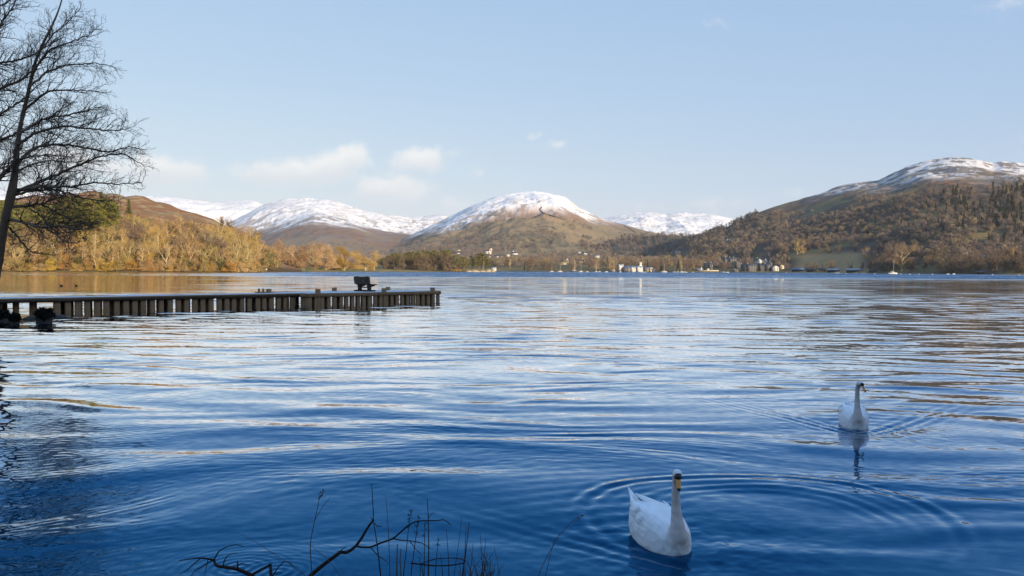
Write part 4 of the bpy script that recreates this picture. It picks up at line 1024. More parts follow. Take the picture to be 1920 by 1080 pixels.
    for (w, pts) in limbs:
        p = np.array([P(x, y, d) for x, y, d in pts]); n = len(p)
        r = np.linspace(w, 1.3, n) / F * AD / 2 * 1.0
        pp, rr = smoothpath(p, r, 6); pp[1:-1] += rng.normal(0, .014, (len(pp) - 2, 3))
        v, f = tube(pp, rr, 7); lo = mesh_obj('branch', v, f, M_ALDER, root, smooth=True)
        segs = []; L = np.linalg.norm(np.diff(pp, axis=0), axis=1).sum(); m = len(pp)
        for i in range(3, m):
            fr = i / m
            if fr < .16: continue
            d = unit(pp[min(i + 1, m - 1)] - pp[i - 1])
            for _ in range(2 if rng.random() < .75 else 1):
                a = math.radians(rng.uniform(28, 65)); ax = unit(np.cross(d, rng.normal(size=3))); nd = unit(d * math.cos(a) + np.cross(ax, d) * math.sin(a) + np.array([0, 0, .12]))
                ln = KA * rng.uniform(.35, 1.0) * (1.15 - .80 * fr) * min(1.0, L / 2.5)
                grow(segs, pp[i], nd, ln, max(rr[i] * .5, .006 * KA), 0, rng, 2, .12, .035, .10 * KA, (1.0, .95), (26, 58), (.35, .65), rmin=.0042 * KA, start=.2)
        if segs: v, q = seg_mesh(segs); mesh_obj('twig_spray', v, q, M_TWIG, lo)
    return root
alder()

M_STALK = mat('brown_stalk', (.10, .068, .045), .85, .3, 20, .1)
M_STICK = mat('black_twig', (.03, .023, .02), .85, .3, 20, .1)  # even near-black base tone
# ------------------------------------------------------------------ twigs and dry stems on the near bank
def stalk_path(mb, pts, Y, w0, w1, dy=0.0, sides=5):
    p = np.array([at(x, y, Y + dy * i / max(1, len(pts) - 1)) for i, (x, y) in enumerate(pts)])
    n = len(p); ss = np.linspace(0, n - 1, (n - 1) * 4 + 1); pp = np.stack([np.interp(ss, np.arange(n), p[:, j]) for j in range(3)], 1)
    if n > 3:
        pp[1:-1] = .25 * pp[:-2] + .5 * pp[1:-1] + .25 * pp[2:]
    k = Y / F / 2
    mb.tube(pp, np.linspace(w0, w1, len(pp)) * k, sides); return pp
def plant(name, label, cat, Y, mains, kids, m, group=None, extra=None):
    """mains/kids: (w0, w1, [(px,py)...])"""
    b = at(*mains[0][2][0], Y); t = thing(name, label, cat, b, 0, group)
    inv = Matrix.Translation(-Vector(b))
    for (w0, w1, pts) in mains:
        mb = MB(); stalk_path(mb, pts, Y, w0, w1, .15); o = mb.build('stem', m, t, True); o.matrix_parent_inverse = inv
    for (w0, w1, pts) in kids:
        mb = MB(); stalk_path(mb, pts, Y, w0, w1, -.2); o = mb.build('twig', m, t, True); o.matrix_parent_inverse = inv
    for (x, y, s) in extra or []:
        c = at(x, y, Y); mb = MB(); rngl = np.random.default_rng(int(x * 7 + y))
        v, q = slivers(c + rngl.normal(0, s * Y / F * .5, (10, 3)), rngl.normal(0, .4, (10, 3)) + np.array([0, 0, 1]), np.full(10, s * .9 * Y / F), np.full(10, s * .5 * Y / F), rngl)
        o = mesh_obj('seed_head', v, q, m, t); o.matrix_parent_inverse = inv
    return t
plant('branch', 'dark bare branch slanting up out of the bank at the bottom of the picture', 'branch', 4.6,
      [(9, 4.2, [(545, 1160), (570, 1105), (582, 1079), (610, 1056), (632, 1040), (638, 1035), (650, 1036), (660, 1030), (668, 1023), (678, 1009), (686, 995), (693, 984), (701, 974)])],
      [(4.2, 1.5, [(668, 1024), (678, 1026), (695, 1026), (714, 1018), (737, 1010), (750, 999), (762, 988), (772, 981), (782, 977), (800, 976), (820, 976), (832, 974), (840, 979), (846, 985)]),
       (2.8, 1.2, [(737, 1010), (752, 1013), (770, 1014), (791, 1018), (807, 1028)]), (2, 1, [(768, 1014), (778, 1028), (791, 1041)]), (2.2, 1, [(695, 1027), (710, 1043), (722, 1050), (728, 1058)]),
       (2.2, 1.1, [(700, 975), (700, 960), (699, 942), (698, 925), (697, 906)]), (2.4, 1.4, [(699, 978), (706, 986), (716, 987)]), (2.6, 1.2, [(638, 1035), (641, 1030), (649, 1025)]), (1.6, .8, [(699, 976), (695, 970), (693, 971)])], M_STICK)
plant('branch', 'low tangled dead branch with curling twigs at the bottom left of the bank', 'branch', 4.7,
      [(10, 5, [(500, 1150), (490, 1095), (472, 1079), (445, 1067), (420, 1063), (405, 1061), (401, 1050)]), (8, 6, [(505, 1140), (508, 1090), (507, 1058)])],
      [(4, 1.5, [(401, 1050), (385, 1047), (370, 1046), (353, 1049), (336, 1051)]), (3, 1.3, [(401, 1050), (405, 1042), (410, 1034), (420, 1028), (428, 1024), (443, 1021), (458, 1025)]), (2.5, 1.2, [(418, 1061), (421, 1050), (426, 1042), (435, 1038), (446, 1037)]),
       (2.5, 1.1, [(376, 1047), (362, 1058), (350, 1070), (335, 1077)]), (2.5, 1.1, [(399, 1050), (380, 1062), (365, 1070), (357, 1082)]), (5, 4, [(472, 1078), (490, 1068), (507, 1059)]), (2.6, 1.2, [(508, 1085), (520, 1066), (532, 1053), (541, 1053), (550, 1061)]), (3.5, 2.5, [(446, 1067), (446, 1060), (445, 1053)]), (2.2, 1.2, [(448, 1058), (455, 1056), (462, 1059)]), (2.2, 1, [(390, 1049), (387, 1062), (384, 1078)])], M_STICK)
GS = 'dry weed stems on the near bank'
plant('weed_stem', 'thin pale weed stalk with a forked feathery top left of the slanting branch', 'weed', 4.4, [(2.4, 1.0, [(586, 1180), (585, 1080), (581, 1020), (590, 975), (598, 940), (600, 922)])], [(1.2, .7, [(590, 975), (605, 950), (621, 930)]), (1.1, .6, [(599, 935), (605, 926), (607, 917)])], M_STALK, None, [(600, 930, 5), (604, 922, 4)])
plant('weed_stem', 'straight dark stem rising through the slanting branch', 'weed', 4.5, [(3.2, 1.5, [(720, 1180), (714, 1080), (708, 1030), (704, 1000), (699, 972)])], [], M_STICK)
plant('weed_stem', 'pale straw stem right of the tip of the slanting branch', 'weed', 4.3, [(2, .8, [(734, 1180), (731, 1080), (729, 1010), (726, 960), (723, 928)])], [], M_STALK)
plant('weed_stem', 'weed stalk strung with bead-like seed clusters, left of a pair', 'weed', 4.5, [(2.2, 1, [(750, 1180), (756, 1080), (762, 1030), (766, 990), (771, 955)])], [], M_STICK, 'beaded weed stalks', [(771, 958, 4), (769, 966, 4), (767, 974, 4), (765, 986, 4)])
plant('weed_stem', 'weed stalk strung with bead-like seed clusters, right of a pair', 'weed', 4.5, [(2.2, 1, [(765, 1180), (770, 1080), (778, 1020), (782, 990), (785, 966)])], [], M_STICK, 'beaded weed stalks', [(785, 969, 4), (783, 978, 4), (781, 985, 4), (779, 998, 4)])
plant('weed_stem', 'short beaded stalk between two tall stems', 'weed', 4.5, [(2.2, 1, [(796, 1180), (795, 1080), (796, 1020), (797, 980)])], [], M_STICK, None, [(797, 982, 3.5), (796, 992, 3.5), (795, 1003, 3.5)])
plant('weed_stem', 'tallest dark upright stem with one side twig, left of the straw tuft', 'weed', 4.5, [(3, 1.3, [(803, 1180), (803, 1080), (804, 1020), (803, 970), (801, 934)])], [(1.2, .7, [(803, 972), (808, 965), (815, 960)])], M_STICK)
plant('weed_stem', 'short beaded stalk bending right beside the tallest stem', 'weed', 4.5, [(2, 1, [(812, 1180), (816, 1080), (819, 1040), (822, 1009)])], [], M_STICK, None, [(822, 1012, 3.5), (821, 1020, 3.5)])
plant('weed_stem', 'thick reddish upright stem pair standing close together', 'weed', 4.5, [(4, 2, [(742, 1180), (744, 1080), (744, 1050), (745, 1020)]), (3, 1.5, [(748, 1180), (752, 1080), (750, 1050), (752, 1028)])], [], M_STALK)
for i, (x0, x1, yt, w, mm, lab) in enumerate(((842, 837, 994, 2.2, M_STICK, 'thin stem leaning left before the straw tuft'), (850, 866, 968, 1.6, M_STICK, 'hair-thin stem leaning right before the straw tuft'), (866, 880, 978, 3, M_STICK, 'dark stem leaning right, tallest of the tuft'), (868, 874, 985, 3, M_STALK, 'reddish stem close beside the tallest of the tuft'),
                                              (880, 887, 1019, 2.4, M_STALK, 'short reddish stem in the middle of the tuft'), (905, 900, 998, 2, M_STICK, 'slim stem rising behind the straw tuft'), (902, 911, 1010, 2.4, M_STALK, 'brown stem at the right of the straw tuft'), (895, 880, 1026, 2, M_STALK, 'bent stem crossing the straw tuft'), (938, 926, 1024, 1.8, M_STALK, 'pale stem at the right edge of the straw tuft'), (830, 826, 1040, 2.2, M_STICK, 'low dark stem under the curling twig'), (788, 786, 1044, 2.4, M_STICK, 'low dark stem under the forked branch tip'))):
    plant('weed_stem', lab, 'weed', 4.45, [(w, w * .4, [(x0 + (x0 - x1) * .3, 1180), (x0, 1085), ((x0 + x1) / 2 + 1, (1085 + yt) / 2), (x1, yt)])], [], mm)
plant('weed_stem', 'thin straw stalk leaning right with a drooping seed head, apart from the others', 'weed', 4.4, [(1.6, .7, [(985, 1180), (1008, 1080), (1030, 1035), (1050, 1002), (1075, 975), (1090, 967), (1100, 965)])], [(1.2, .7, [(1022, 1085), (1032, 1040), (1040, 1012), (1050, 1000)])], M_STALK, None, [(1092, 966, 4), (1085, 971, 4)])
plant('weed_stem', 'pale grass stalk arching from the lower left across the water', 'weed', 4.4, [(1.4, .7, [(600, 1140), (575, 1080), (540, 1055), (500, 1030), (470, 1010), (450, 1002)])], [], M_STALK)
plant('weed_stem', 'pale grass stalk bending down to the right below the slanting branch', 'weed', 4.4, [(1.4, .7, [(660, 1150), (640, 1082), (620, 1055), (590, 1028), (573, 1016)])], [], M_STALK)
plant('branch', 'thin twig curled into a flat loop above the water', 'branch', 4.5, [(3, 1.6, [(770, 1056), (790, 1058), (815, 1061), (845, 1060), (868, 1056), (873, 1052), (862, 1047), (840, 1046), (815, 1048), (795, 1055), (788, 1057)])], [(2.5, 1.2, [(800, 1150), (795, 1090), (790, 1058)])], M_STICK)
rngt = np.random.default_rng(5); mb = MB(); bt = at(900, 1200, 4.4); gt = thing('grass_tuft', 'tuft of dry straw-coloured grass on the bank, bottom centre', 'grass tuft', bt)
for i in range(34):
    x0 = rngt.uniform(868, 930); lean = rngt.normal(0, 16); h = rngt.uniform(40, 95)
    o = MB(); stalk_path(o, [(x0, 1200), (x0 + lean * .2, 1120), (x0 + lean * .6, 1120 - h * .7), (x0 + lean * 1.3, 1120 - h)], 4.4 + rngt.normal(0, .08), 2.6, .6, 0, 3); b_ = o.build('blade', M_STALK, gt); b_.matrix_parent_inverse = Matrix.Translation(-Vector(bt))

# ------------------------------------------------------------------ swans
def swan_material():
    m = bpy.data.materials.new('swan_plumage'); m.use_nodes = True; nt = m.node_tree; N = nt.nodes; L = nt.links; bs = N['Principled BSDF']
    bs.inputs['Roughness'].default_value = .75; bs.inputs['Specular IOR Level'].default_value = .15
    a = N.new('ShaderNodeAttribute'); a.attribute_name = 'buff'
    mx = N.new('ShaderNodeMix'); mx.data_type = 'RGBA'; L.new(a.outputs['Fac'], mx.inputs['Factor'])
    mx.inputs['A'].default_value = (.95, .95, .94, 1); mx.inputs['B'].default_value = (.56, .48, .41, 1)
    tc = N.new('ShaderNodeTexCoord'); mp = N.new('ShaderNodeMapping'); mp.inputs['Scale'].default_value = (22, 9, 14); L.new(tc.outputs['Object'], mp.inputs[0])
    v = N.new('ShaderNodeTexVoronoi'); v.inputs['Scale'].default_value = 1.0; L.new(mp.outputs[0], v.inputs['Vector'])
    b = N.new('ShaderNodeBump'); 
    fm = N.new('ShaderNodeMapRange'); L.new(v.outputs['Distance'], fm.inputs[0]); fm.inputs[1].default_value = .35; fm.inputs[2].default_value = .8; fm.inputs[3].default_value = 1.0; fm.inputs[4].default_value = .95
    fs = N.new('ShaderNodeVectorMath'); fs.operation = 'SCALE'; L.new(mx.outputs['Result'], fs.inputs[0]); L.new(fm.outputs[0], fs.inputs['Scale']); L.new(fs.outputs[0], bs.inputs['Base Color'])
    b.inputs['Strength'].default_value = .9; b.inputs['Distance'].default_value = .01; L.new(v.outputs['Distance'], b.inputs['Height']); L.new(b.outputs[0], bs.inputs['Normal'])
    return m
M_SWAN = swan_material()
M_BILL = mat('orange_bill', (.80, .34, .06), .5, .2, 30, .4)
M_BLACK = mat('black_bill_base', (.012, .012, .013), .45, .2, 20, .4)
def swan(loc, heading, label, turn=0.0, h=.66, bend=0.0):
    """local +y = forward; z=0 at the waterline. turn: head yaw"""
    t = thing('swan', label, 'swan', loc, -heading)
    # body: rings along y, wings folded as two swells with a groove, tail cocked up
    ys = [-.56, -.52, -.46, -.38, -.28, -.16, -.04, .08, .18, .26, .31, .335]
    wid = [.011, .027, .058, .108, .158, .186, .195, .19, .168, .128, .084, .03]
    top = [.235, .24, .235, .245, .27, .285, .28, .265, .235, .20, .15, .10]
    bot = [.215, .185, .12, .0, -.07, -.10, -.12, -.12, -.11, -.09, -.05, .02]
    n = 28; V = []; Fq = []
    for i, y in enumerate(ys):
        for j in range(n):
            th = 2 * math.pi * j / n; c, s_ = math.cos(th), math.sin(th)
            zc = (top[i] + bot[i]) / 2; hh = (top[i] - bot[i]) / 2
            x = wid[i] * math.copysign(abs(c) ** .8, c); z = zc + hh * math.copysign(abs(s_) ** .85, s_)
            if s_ > 0:   # groove between the wings, deepest at the rear middle
                g = math.exp(-(x / (.05 + wid[i] * .12)) ** 2) * np.interp(y, [-.5, -.3, 0, .2, .3], [.0, .06, .075, .04, 0]); z -= g * s_
                z += .022 * math.exp(-((abs(x) - wid[i] * .55) / (wid[i] * .3 + .01)) ** 2) * s_ * np.interp(y, [-.45, -.3, .1, .25], [0, 1, 1, 0])
            V.append((x, y, z))
    for i in range(len(ys) - 1):
        for j in range(n):
            k = (j + 1) % n; Fq.append((i * n + j, i * n + k, (i + 1) * n + k, (i + 1) * n + j))
    Fq += [tuple(range(n - 1, -1, -1)), tuple(range((len(ys) - 1) * n, len(ys) * n))]
    # neck: S curve from the breast, head at the top
    hx, hy = math.sin(turn), math.cos(turn)
    cp = np.array([(0, .10, .02), (0, .20, .055), (0, .262, .12), (0, .268, .20), (0, .25, .29), (0, .235, .38), (0, .232, .47), (0, .238, .545), (hx * .01, .25, .60), (hx * .03, .25 + .025 * hy, h - .033), (hx * .062, .25 + .062 * hy, h - .04), (hx * .088, .25 + .088 * hy, h - .055)])
    cp[:, 0] += bend * np.clip(cp[:, 2] / h, 0, 1) ** 1.5
    rn = np.array([.115, .112, .090, .058, .044, .036, .032, .031, .033, .0395, .034, .020])
    s = np.arange(len(cp)); ss = np.linspace(0, len(cp) - 1, 56); pp = np.stack([np.interp(ss, s, cp[:, j]) for j in range(3)], 1); rr = np.interp(ss, s, rn)
    for _ in range(3): pp[1:-1] = .25 * pp[:-2] + .5 * pp[1:-1] + .25 * pp[2:]; rr[1:-1] = .25 * rr[:-2] + .5 * rr[1:-1] + .25 * rr[2:]
    v2, f2 = tube(pp, rr, 18)
    b = len(V); V = V + [tuple(q) for q in v2]; Fq = Fq + [tuple(i + b for i in f) for f in f2]
    tmp = mesh_obj('swan_body', V, Fq, M_SWAN)
    md = tmp.modifiers.new('r', 'REMESH'); md.mode = 'VOXEL'; md.voxel_size = .0065
    ms = tmp.modifiers.new('s', 'SMOOTH'); ms.iterations = 7; ms.factor = .5
    dg = bpy.context.evaluated_depsgraph_get(); dg.update(); me = bpy.data.meshes.new_from_object(tmp.evaluated_get(dg)); bpy.data.objects.remove(tmp)
    nv = len(me.vertices); cc = np.zeros(nv * 3, np.float32); me.vertices.foreach_get('co', cc); cc = cc.reshape(-1, 3)
    d = np.sqrt(((cc[:, None, :] - pp[None, 6:, :]) ** 2).sum(2)); k = d.argmin(1)
    buff = sstep(1.30, 1.0, d.min(1) / rr[6:][k]) * sstep(.0, .10, cc[:, 1]) * np.interp(cc[:, 2], [-.1, 0, .1, .3, h - .08, h - .02, h + .02], [.75, .8, .75, .75, .7, .3, .12])
    at_ = me.attributes.new('buff', 'FLOAT', 'POINT'); at_.data.foreach_set('value', buff.astype(np.float32))
    me.polygons.foreach_set('use_smooth', np.ones(len(me.polygons), dtype=bool))
    if not me.materials: me.materials.append(M_SWAN)
    body = bpy.data.objects.new('body', me); COL.objects.link(body); body.parent = t
    # bill: held down and forward, black base and knob, orange blade, black nail
    fd = np.array([hx, hy, 0]); sd = np.array([hy, -hx, 0]); up = np.array([0, 0, 1.0])
    hb = np.array([bend + hx * .082, .25 + .082 * hy, h - .05])
    dirn = unit(fd * .62 - up * .80); nrm = unit(fd * .80 + up * .62)
    def loft(name, st, m):
        Vb = []; Fb = []; k = 12
        for (a, w, th, lf) in st:
            for j in range(k):
                an = 2 * math.pi * j / k; Vb.append(hb + dirn * a + sd * w * math.cos(an) + nrm * (lf + th * math.sin(an)))
        for i in range(len(st) - 1):
            for j in range(k): q = (j + 1) % k; Fb.append((i * k + j, i * k + q, (i + 1) * k + q, (i + 1) * k + j))
        Fb += [tuple(range(k - 1, -1, -1)), tuple(range((len(st) - 1) * k, len(st) * k))]
        return mesh_obj(name, Vb, Fb, m, t, smooth=True)
    loft('bill', [(.0, .019, .017, 0), (.03, .0175, .014, -.001), (.06, .017, .010, -.003), (.085, .0165, .008, -.004), (.096, .0145, .007, -.004)], M_BILL)
    loft('bill_base', [(-.022, .026, .022, .004), (-.005, .0255, .022, .004), (.012, .021, .0195, .003), (.024, .012, .017, .003)], M_BLACK)
    loft('knob', [(-.012, .004, .004, .026), (-.006, .009, .009, .026), (.004, .011, .011, .026), (.014, .009, .009, .024), (.021, .004, .004, .022)], M_BLACK)
    loft('bill_tip', [(.091, .016, .0085, -.004), (.1, .0145, .0085, -.005), (.108, .009, .006, -.006), (.112, .003, .003, -.007)], M_BLACK)
    for sgn in (-1, 1):
        loft_c = hb + fd * -.028 + sd * sgn * .0285 + up * .012
        Ve, Fe = tube([loft_c - sd * sgn * .006, loft_c, loft_c + sd * sgn * .004], [.003, .0065, .003], 10)
        mesh_obj('eye', Ve, Fe, M_BLACK, t, smooth=True)
        stp = [(hb + fd * -.026 + sd * sgn * .0290 + up * .010), (hb + fd * -.008 + sd * sgn * .0255 + up * .002), (hb + fd * .006 + sd * sgn * .018 - up * .006)]
        Ve, Fe = tube(stp, [.003, .006, .007], 8); mesh_obj('lore', Ve, Fe, M_BLACK, t, smooth=True)
    # tail and folded wing tips
    for sgn in (-1, 1):
        Vw = []; Fw = []; k = 10
        st = [(.16, .16, .10, .05, .15), (.0, .175, .19, .045, .155), (-.2, .165, .225, .04, .12), (-.36, .115, .262, .025, .07), (-.47, .06, .285, .012, .035), (-.545, .03, .30, .004, .008)]
        for (y, x, z, a, bq) in st:
            for j in range(k):
                an = 2 * math.pi * j / k; Vw.append((sgn * (x * .74 + a * math.cos(an)), y, z - .035 + bq * .55 * math.sin(an)))
        for i in range(len(st) - 1):
            for j in range(k): q = (j + 1) % k; Fw.append((i * k + j, i * k + q, (i + 1) * k + q, (i + 1) * k + j))
        Fw += [tuple(range(k - 1, -1, -1)), tuple(range((len(st) - 1) * k, len(st) * k))]
        w = mesh_obj('wing', Vw, Fw, M_SWAN, t, smooth=True)
        # overlapping feather rows along the folded wing
        Vf = []; Ff = []; rgf = np.random.default_rng(17)
        for (y0, n_, ln, wd, zz) in ((.05, 6, .13, .05, .010), (-.08, 6, .14, .052, .005)):
            for q in range(n_):
                f_ = (q + .5) / n_; ang = math.radians(5 + 80 * (1 - f_)); yy = y0 - .03 * f_ + rgf.normal(0, .006)
                cx_ = np.interp(yy, [s_[0] for s_ in st[::-1]], [s_[1] * .74 for s_ in st[::-1]]); aa = np.interp(yy, [s_[0] for s_ in st[::-1]], [s_[3] for s_ in st[::-1]]); bb = np.interp(yy, [s_[0] for s_ in st[::-1]], [s_[4] for s_ in st[::-1]]); zc_ = np.interp(yy, [s_[0] for s_ in st[::-1]], [s_[2] for s_ in st[::-1]]) - .035
                o_ = len(Vf)
                for (u_, v_, k_) in ((0, -.6, 0), (.5, -1, .004), (.85, -.8, .007), (1, 0, .008), (.85, .8, .007), (.5, 1, .004), (0, .6, 0), (.5, 0, .010)):
                    a2 = ang + v_ * wd * 4.5; y2 = yy - u_ * ln; sh_ = 1 - .10 * max(0, u_ - .3)
                    Vf.append((sgn * (cx_ * sh_ + (aa + zz + k_) * math.cos(a2)), y2, zc_ + .03 * u_ * .6 + (bb * .55 + zz + k_) * math.sin(a2)))
                Ff += [(o_ + i_, o_ + i_ + 1, o_ + 7) for i_ in range(6)]
        mesh_obj('feathers', Vf, Ff, M_SWAN, w, smooth=True)
        sm = w.modifiers.new('sub', 'SUBSURF'); sm.levels = sm.render_levels = 2
    mt = MB(); mt.add([(-.05, -.46, .20), (0, -.64, .31), (.05, -.46, .20), (0, -.46, .24), (0, -.46, .17)], [(0, 1, 3), (3, 1, 2), (2, 1, 4), (4, 1, 0), (0, 3, 2, 4)])
    mt.build('tail', M_SWAN, t)
    return t
def swan_at(i, label, **k):
    x, y, hd = SWANS[i]; f = np.array([math.sin(hd), math.cos(hd)]); swan((x - f[0] * .25, y - f[1] * .25, 0), hd, label, **k)
swan_at(0, 'nearer white swan, turned slightly, with its tail raised and bill pointing down', turn=math.radians(22), h=.66)
swan_at(1, 'farther white swan swimming straight towards the camera, head turned aside', turn=math.radians(-34), h=.67)

# ducks beyond the jetty
M_DUCK = mat('dark_duck', (.03, .027, .025), .7, .3, 10, .2)
def duck(px, py, rz, label):
    g = ground(px, py); t = thing('duck', label, 'duck', g, rz, None); V = []; n = 14
    st = [(-.25, .01, .11), (-.2, .05, .10), (-.1, .10, .09), (.03, .11, .085), (.13, .085, .085), (.19, .03, .09)]; Fq = []
    for (y, w, z) in st:
        for j in range(n): an = 2 * math.pi * j / n; V.append((w * math.cos(an), y, z * .9 + w * .75 * math.sin(an)))
    for i in range(len(st) - 1):
        for j in range(n): k = (j + 1) % n; Fq.append((i * n + j, i * n + k, (i + 1) * n + k, (i + 1) * n + j))
    Fq += [tuple(range(n - 1, -1, -1)), tuple(range((len(st) - 1) * n, len(st) * n))]
    v2, f2 = tube([(0, .12, .1), (0, .15, .17), (0, .16, .23), (0, .19, .27), (0, .225, .265)], [.05, .035, .033, .042, .02], 10); b = len(V)
    mesh_obj('body', V + [tuple(q) for q in v2], Fq + [tuple(i + b for i in f) for f in f2], M_DUCK, t, True)
    v2, f2 = tube([(0, .225, .262), (0, .28, .25)], [.018, .01], 8); mesh_obj('bill', v2, f2, M_DUCK, t)
duck(115, 536.5, math.radians(95), 'dark duck leading a pair on the golden water beyond the jetty')
duck(143, 536.5, math.radians(95), 'dark duck following behind another beyond the jetty')

# ------------------------------------------------------------------ village on the far shore
M_WHITE = mat('white_render', (.68, .65, .60), .8, .06, .6, .2)
M_CREAM = mat('cream_render', (.70, .58, .38), .8, .08, .6, .2)
M_STONE = mat('grey_stone', (.17, .165, .16), .9, .3, .8, .1)
M_TANST = mat('tan_stone', (.42, .33, .21), .9, .2, .8, .1)
M_SLATE = mat('slate_roof', (.075, .08, .09), .75, .25, .8, .3)
M_PALEROOF = mat('pale_roof', (.34, .36, .38), .6, .15, .8, .3)
M_GLASS = mat('dark_window', (.02, .025, .03), .15, .1, 1, .5)
M_SHED = mat('dark_boards', (.045, .038, .032), .85, .3, 1.0, .1)
M_ORANGE = mat('orange_panel', (.55, .30, .09), .8, .15, 1.0, .1)
M_BLUEP = mat('blue_paint', (.10, .16, .26), .5, .15, 1.0, .3)
def house(name, label, px, py, wpx, hpx, wall, roof, depth=9.0, pitch=.55, gables=(), chim=(), wins=(2, 2), gable_end=False, Y=None, yaw=0.0, cat='house', group=None, roofcol=None):
    """front face wpx wide; hpx from ground to ridge; gables: fractions along the front with a gable wing"""
    q = hit(px, py)
    if Y and (q is None or q[1] > Y): q = at(px, py, Y)
    if q is None: return None
    k = q[1] / F; w = wpx * k; h = hpx * k; rz = -math.atan2(q[0], q[1]) + yaw
    t = thing(name, label, cat, (q[0], q[1], q[2]), rz, group)
    rise = min(h * .42, w * .5 * pitch if gable_end else depth * .5 * pitch * 1.2); eh = h - rise
    def gable(mb, x0, x1, y0, y1, e, r, along):
        """walls with gable ends, ridge along x or y"""
        if along == 'x':
            ym = (y0 + y1) / 2
            mb.add([(x0, y0, -3), (x1, y0, -3), (x1, y1, -3), (x0, y1, -3), (x0, y0, e), (x1, y0, e), (x1, y1, e), (x0, y1, e), (x0, ym, r), (x1, ym, r)],
                   [(0, 1, 5, 4), (2, 3, 7, 6), (1, 2, 6, 9, 5), (3, 0, 4, 8, 7), (3, 2, 1, 0)])
        else:
            xm = (x0 + x1) / 2
            mb.add([(x0, y0, -3), (x1, y0, -3), (x1, y1, -3), (x0, y1, -3), (x0, y0, e), (x1, y0, e), (x1, y1, e), (x0, y1, e), (xm, y0, r), (xm, y1, r)],
                   [(0, 1, 5, 8, 4), (2, 3, 7, 9, 6), (1, 2, 6, 5), (3, 0, 4, 7), (3, 2, 1, 0)])
    def roofs(mb, x0, x1, y0, y1, e, r, along):
        o = .45; th = .25; s = o * (r - e) / max(.1, (y1 - y0) / 2 if along == 'x' else (x1 - x0) / 2)
        if along == 'x':
            ym = (y0 + y1) / 2
            for (ya, sg) in ((y0 - o, 1), (y1 + o, -1)):
                P = [(x0 - o, ya, e - s), (x1 + o, ya, e - s), (x1 + o, ym, r), (x0 - o, ym, r)]; mb.add(P + [(a, b, c + th) for a, b, c in P], [(3, 2, 1, 0), (4, 5, 6, 7), (0, 1, 5, 4), (1, 2, 6, 5), (2, 3, 7, 6), (3, 0, 4, 7)])
        else:
            xm = (x0 + x1) / 2
            for xa in (x0 - o, x1 + o):
                P = [(xa, y0 - o, e - s), (xm, y0 - o, r), (xm, y1 + o, r), (xa, y1 + o, e - s)]; mb.add(P + [(a, b, c + th) for a, b, c in P], [(3, 2, 1, 0), (4, 5, 6, 7), (0, 1, 5, 4), (1, 2, 6, 5), (2, 3, 7, 6), (3, 0, 4, 7)])
    al = 'y' if gable_end else 'x'; m1, m2 = MB(), MB()
    gable(m1, -w / 2, w / 2, 0, depth, eh, h, al); roofs(m2, -w / 2, w / 2, 0, depth, eh + .02, h + .02, al)
    wl = m1.build('wall', wall, t); rf = m2.build('roof', roof, t)
    for (f, gw) in gables:
        xc = (f - .5) * w; g2 = gw * w / 2; a, b = MB(), MB()
        gable(a, xc - g2, xc + g2, -1.6, depth * .5, eh * .98, min(h * 1.02, eh + g2 * 1.1), 'y'); roofs(b, xc - g2, xc + g2, -1.6, depth * .5, eh * .98 + .02, min(h * 1.02, eh + g2 * 1.1) + .02, 'y')
        a.build('gable_wing', wall, t); b.build('gable_roof', roof, t)
    for f in chim: MB().box(((f - .5) * w, depth / 2, h + .5), (1.3, 1.0, 2.6), 0, bev=.05).build('chimney', M_TANST, rf)
    nx, nz = wins
    for i in range(nx):
        for j in range(nz):
            x = (-.5 + (i + .5) / nx) * w; z = eh * (j + .55) / nz
            y = -1.62 if any(abs((f - .5) * w - x) < gw * w / 2 for f, gw in gables) else -.02
            m = MB(); m.box((x, y, z), (min(1.3, w / nx * .42), .1, min(1.5, eh / nz * .5))); m.build('window', M_GLASS, t)
    return t
hs_ = 'white cottages scattered among the trees of the far shore'
house('house', 'white hall with a short tower above the islet pines', 915, 476, 12, 7, M_WHITE, M_SLATE, chim=(), wins=(3, 1), gables=((.75, .3),))
house('house', 'tall cream house beside the white hall above the islet', 920, 472, 5, 8, M_CREAM, M_SLATE, wins=(1, 2))
house('house', 'long low white house just right of the tallest islet pine', 916, 483, 8, 3.6, M_WHITE, M_SLATE, wins=(3, 1))
house('house', 'long white terrace right of the islet pines', 931, 483, 10, 4, M_WHITE, M_SLATE, wins=(4, 1), cat='house')
house('house', 'small white cottage at the end of the white terrace', 941, 483.5, 3, 3.4, M_WHITE, M_SLATE, wins=(1, 1), gable_end=True)
house('house', 'white row of houses among trees left of the central woods', 965, 478, 12, 5, M_WHITE, M_SLATE, wins=(4, 1), chim=(.3, .8))
house('house', 'cream house below the white row among the trees', 952, 481, 8, 5, M_CREAM, M_PALEROOF, wins=(2, 1))
house('house', 'tiny white house high on the slope above the islet pines', 962, 472.5, 3, 3, M_WHITE, M_SLATE, wins=(1, 1))
house('house', 'white cottage on the hillside behind the middle point pines', 860, 470.5, 7, 3.4, M_CREAM, M_SLATE, wins=(2, 1))
house('house', 'low white cottage just above the middle point pines', 859, 476, 6, 3, M_WHITE, M_SLATE, wins=(2, 1))
house('boathouse', 'low pale boathouse at the water right of the islet', 926, 505, 9, 4, M_WHITE, M_PALEROOF, wins=(2, 1), Y=1330)
house('house', 'small blue-grey house half hidden in the shore woods', 972, 497, 8, 6, M_STONE, M_PALEROOF, wins=(2, 1))
house('house', 'long cream house with a row of tall windows near the shore', 1055, 496, 15, 8, M_CREAM, M_SLATE, wins=(5, 2))
house('house', 'white gabled house joined to the long cream house', 1064, 493, 6, 9, M_WHITE, M_SLATE, gable_end=True, wins=(1, 2), pitch=1.3, yaw=.5)
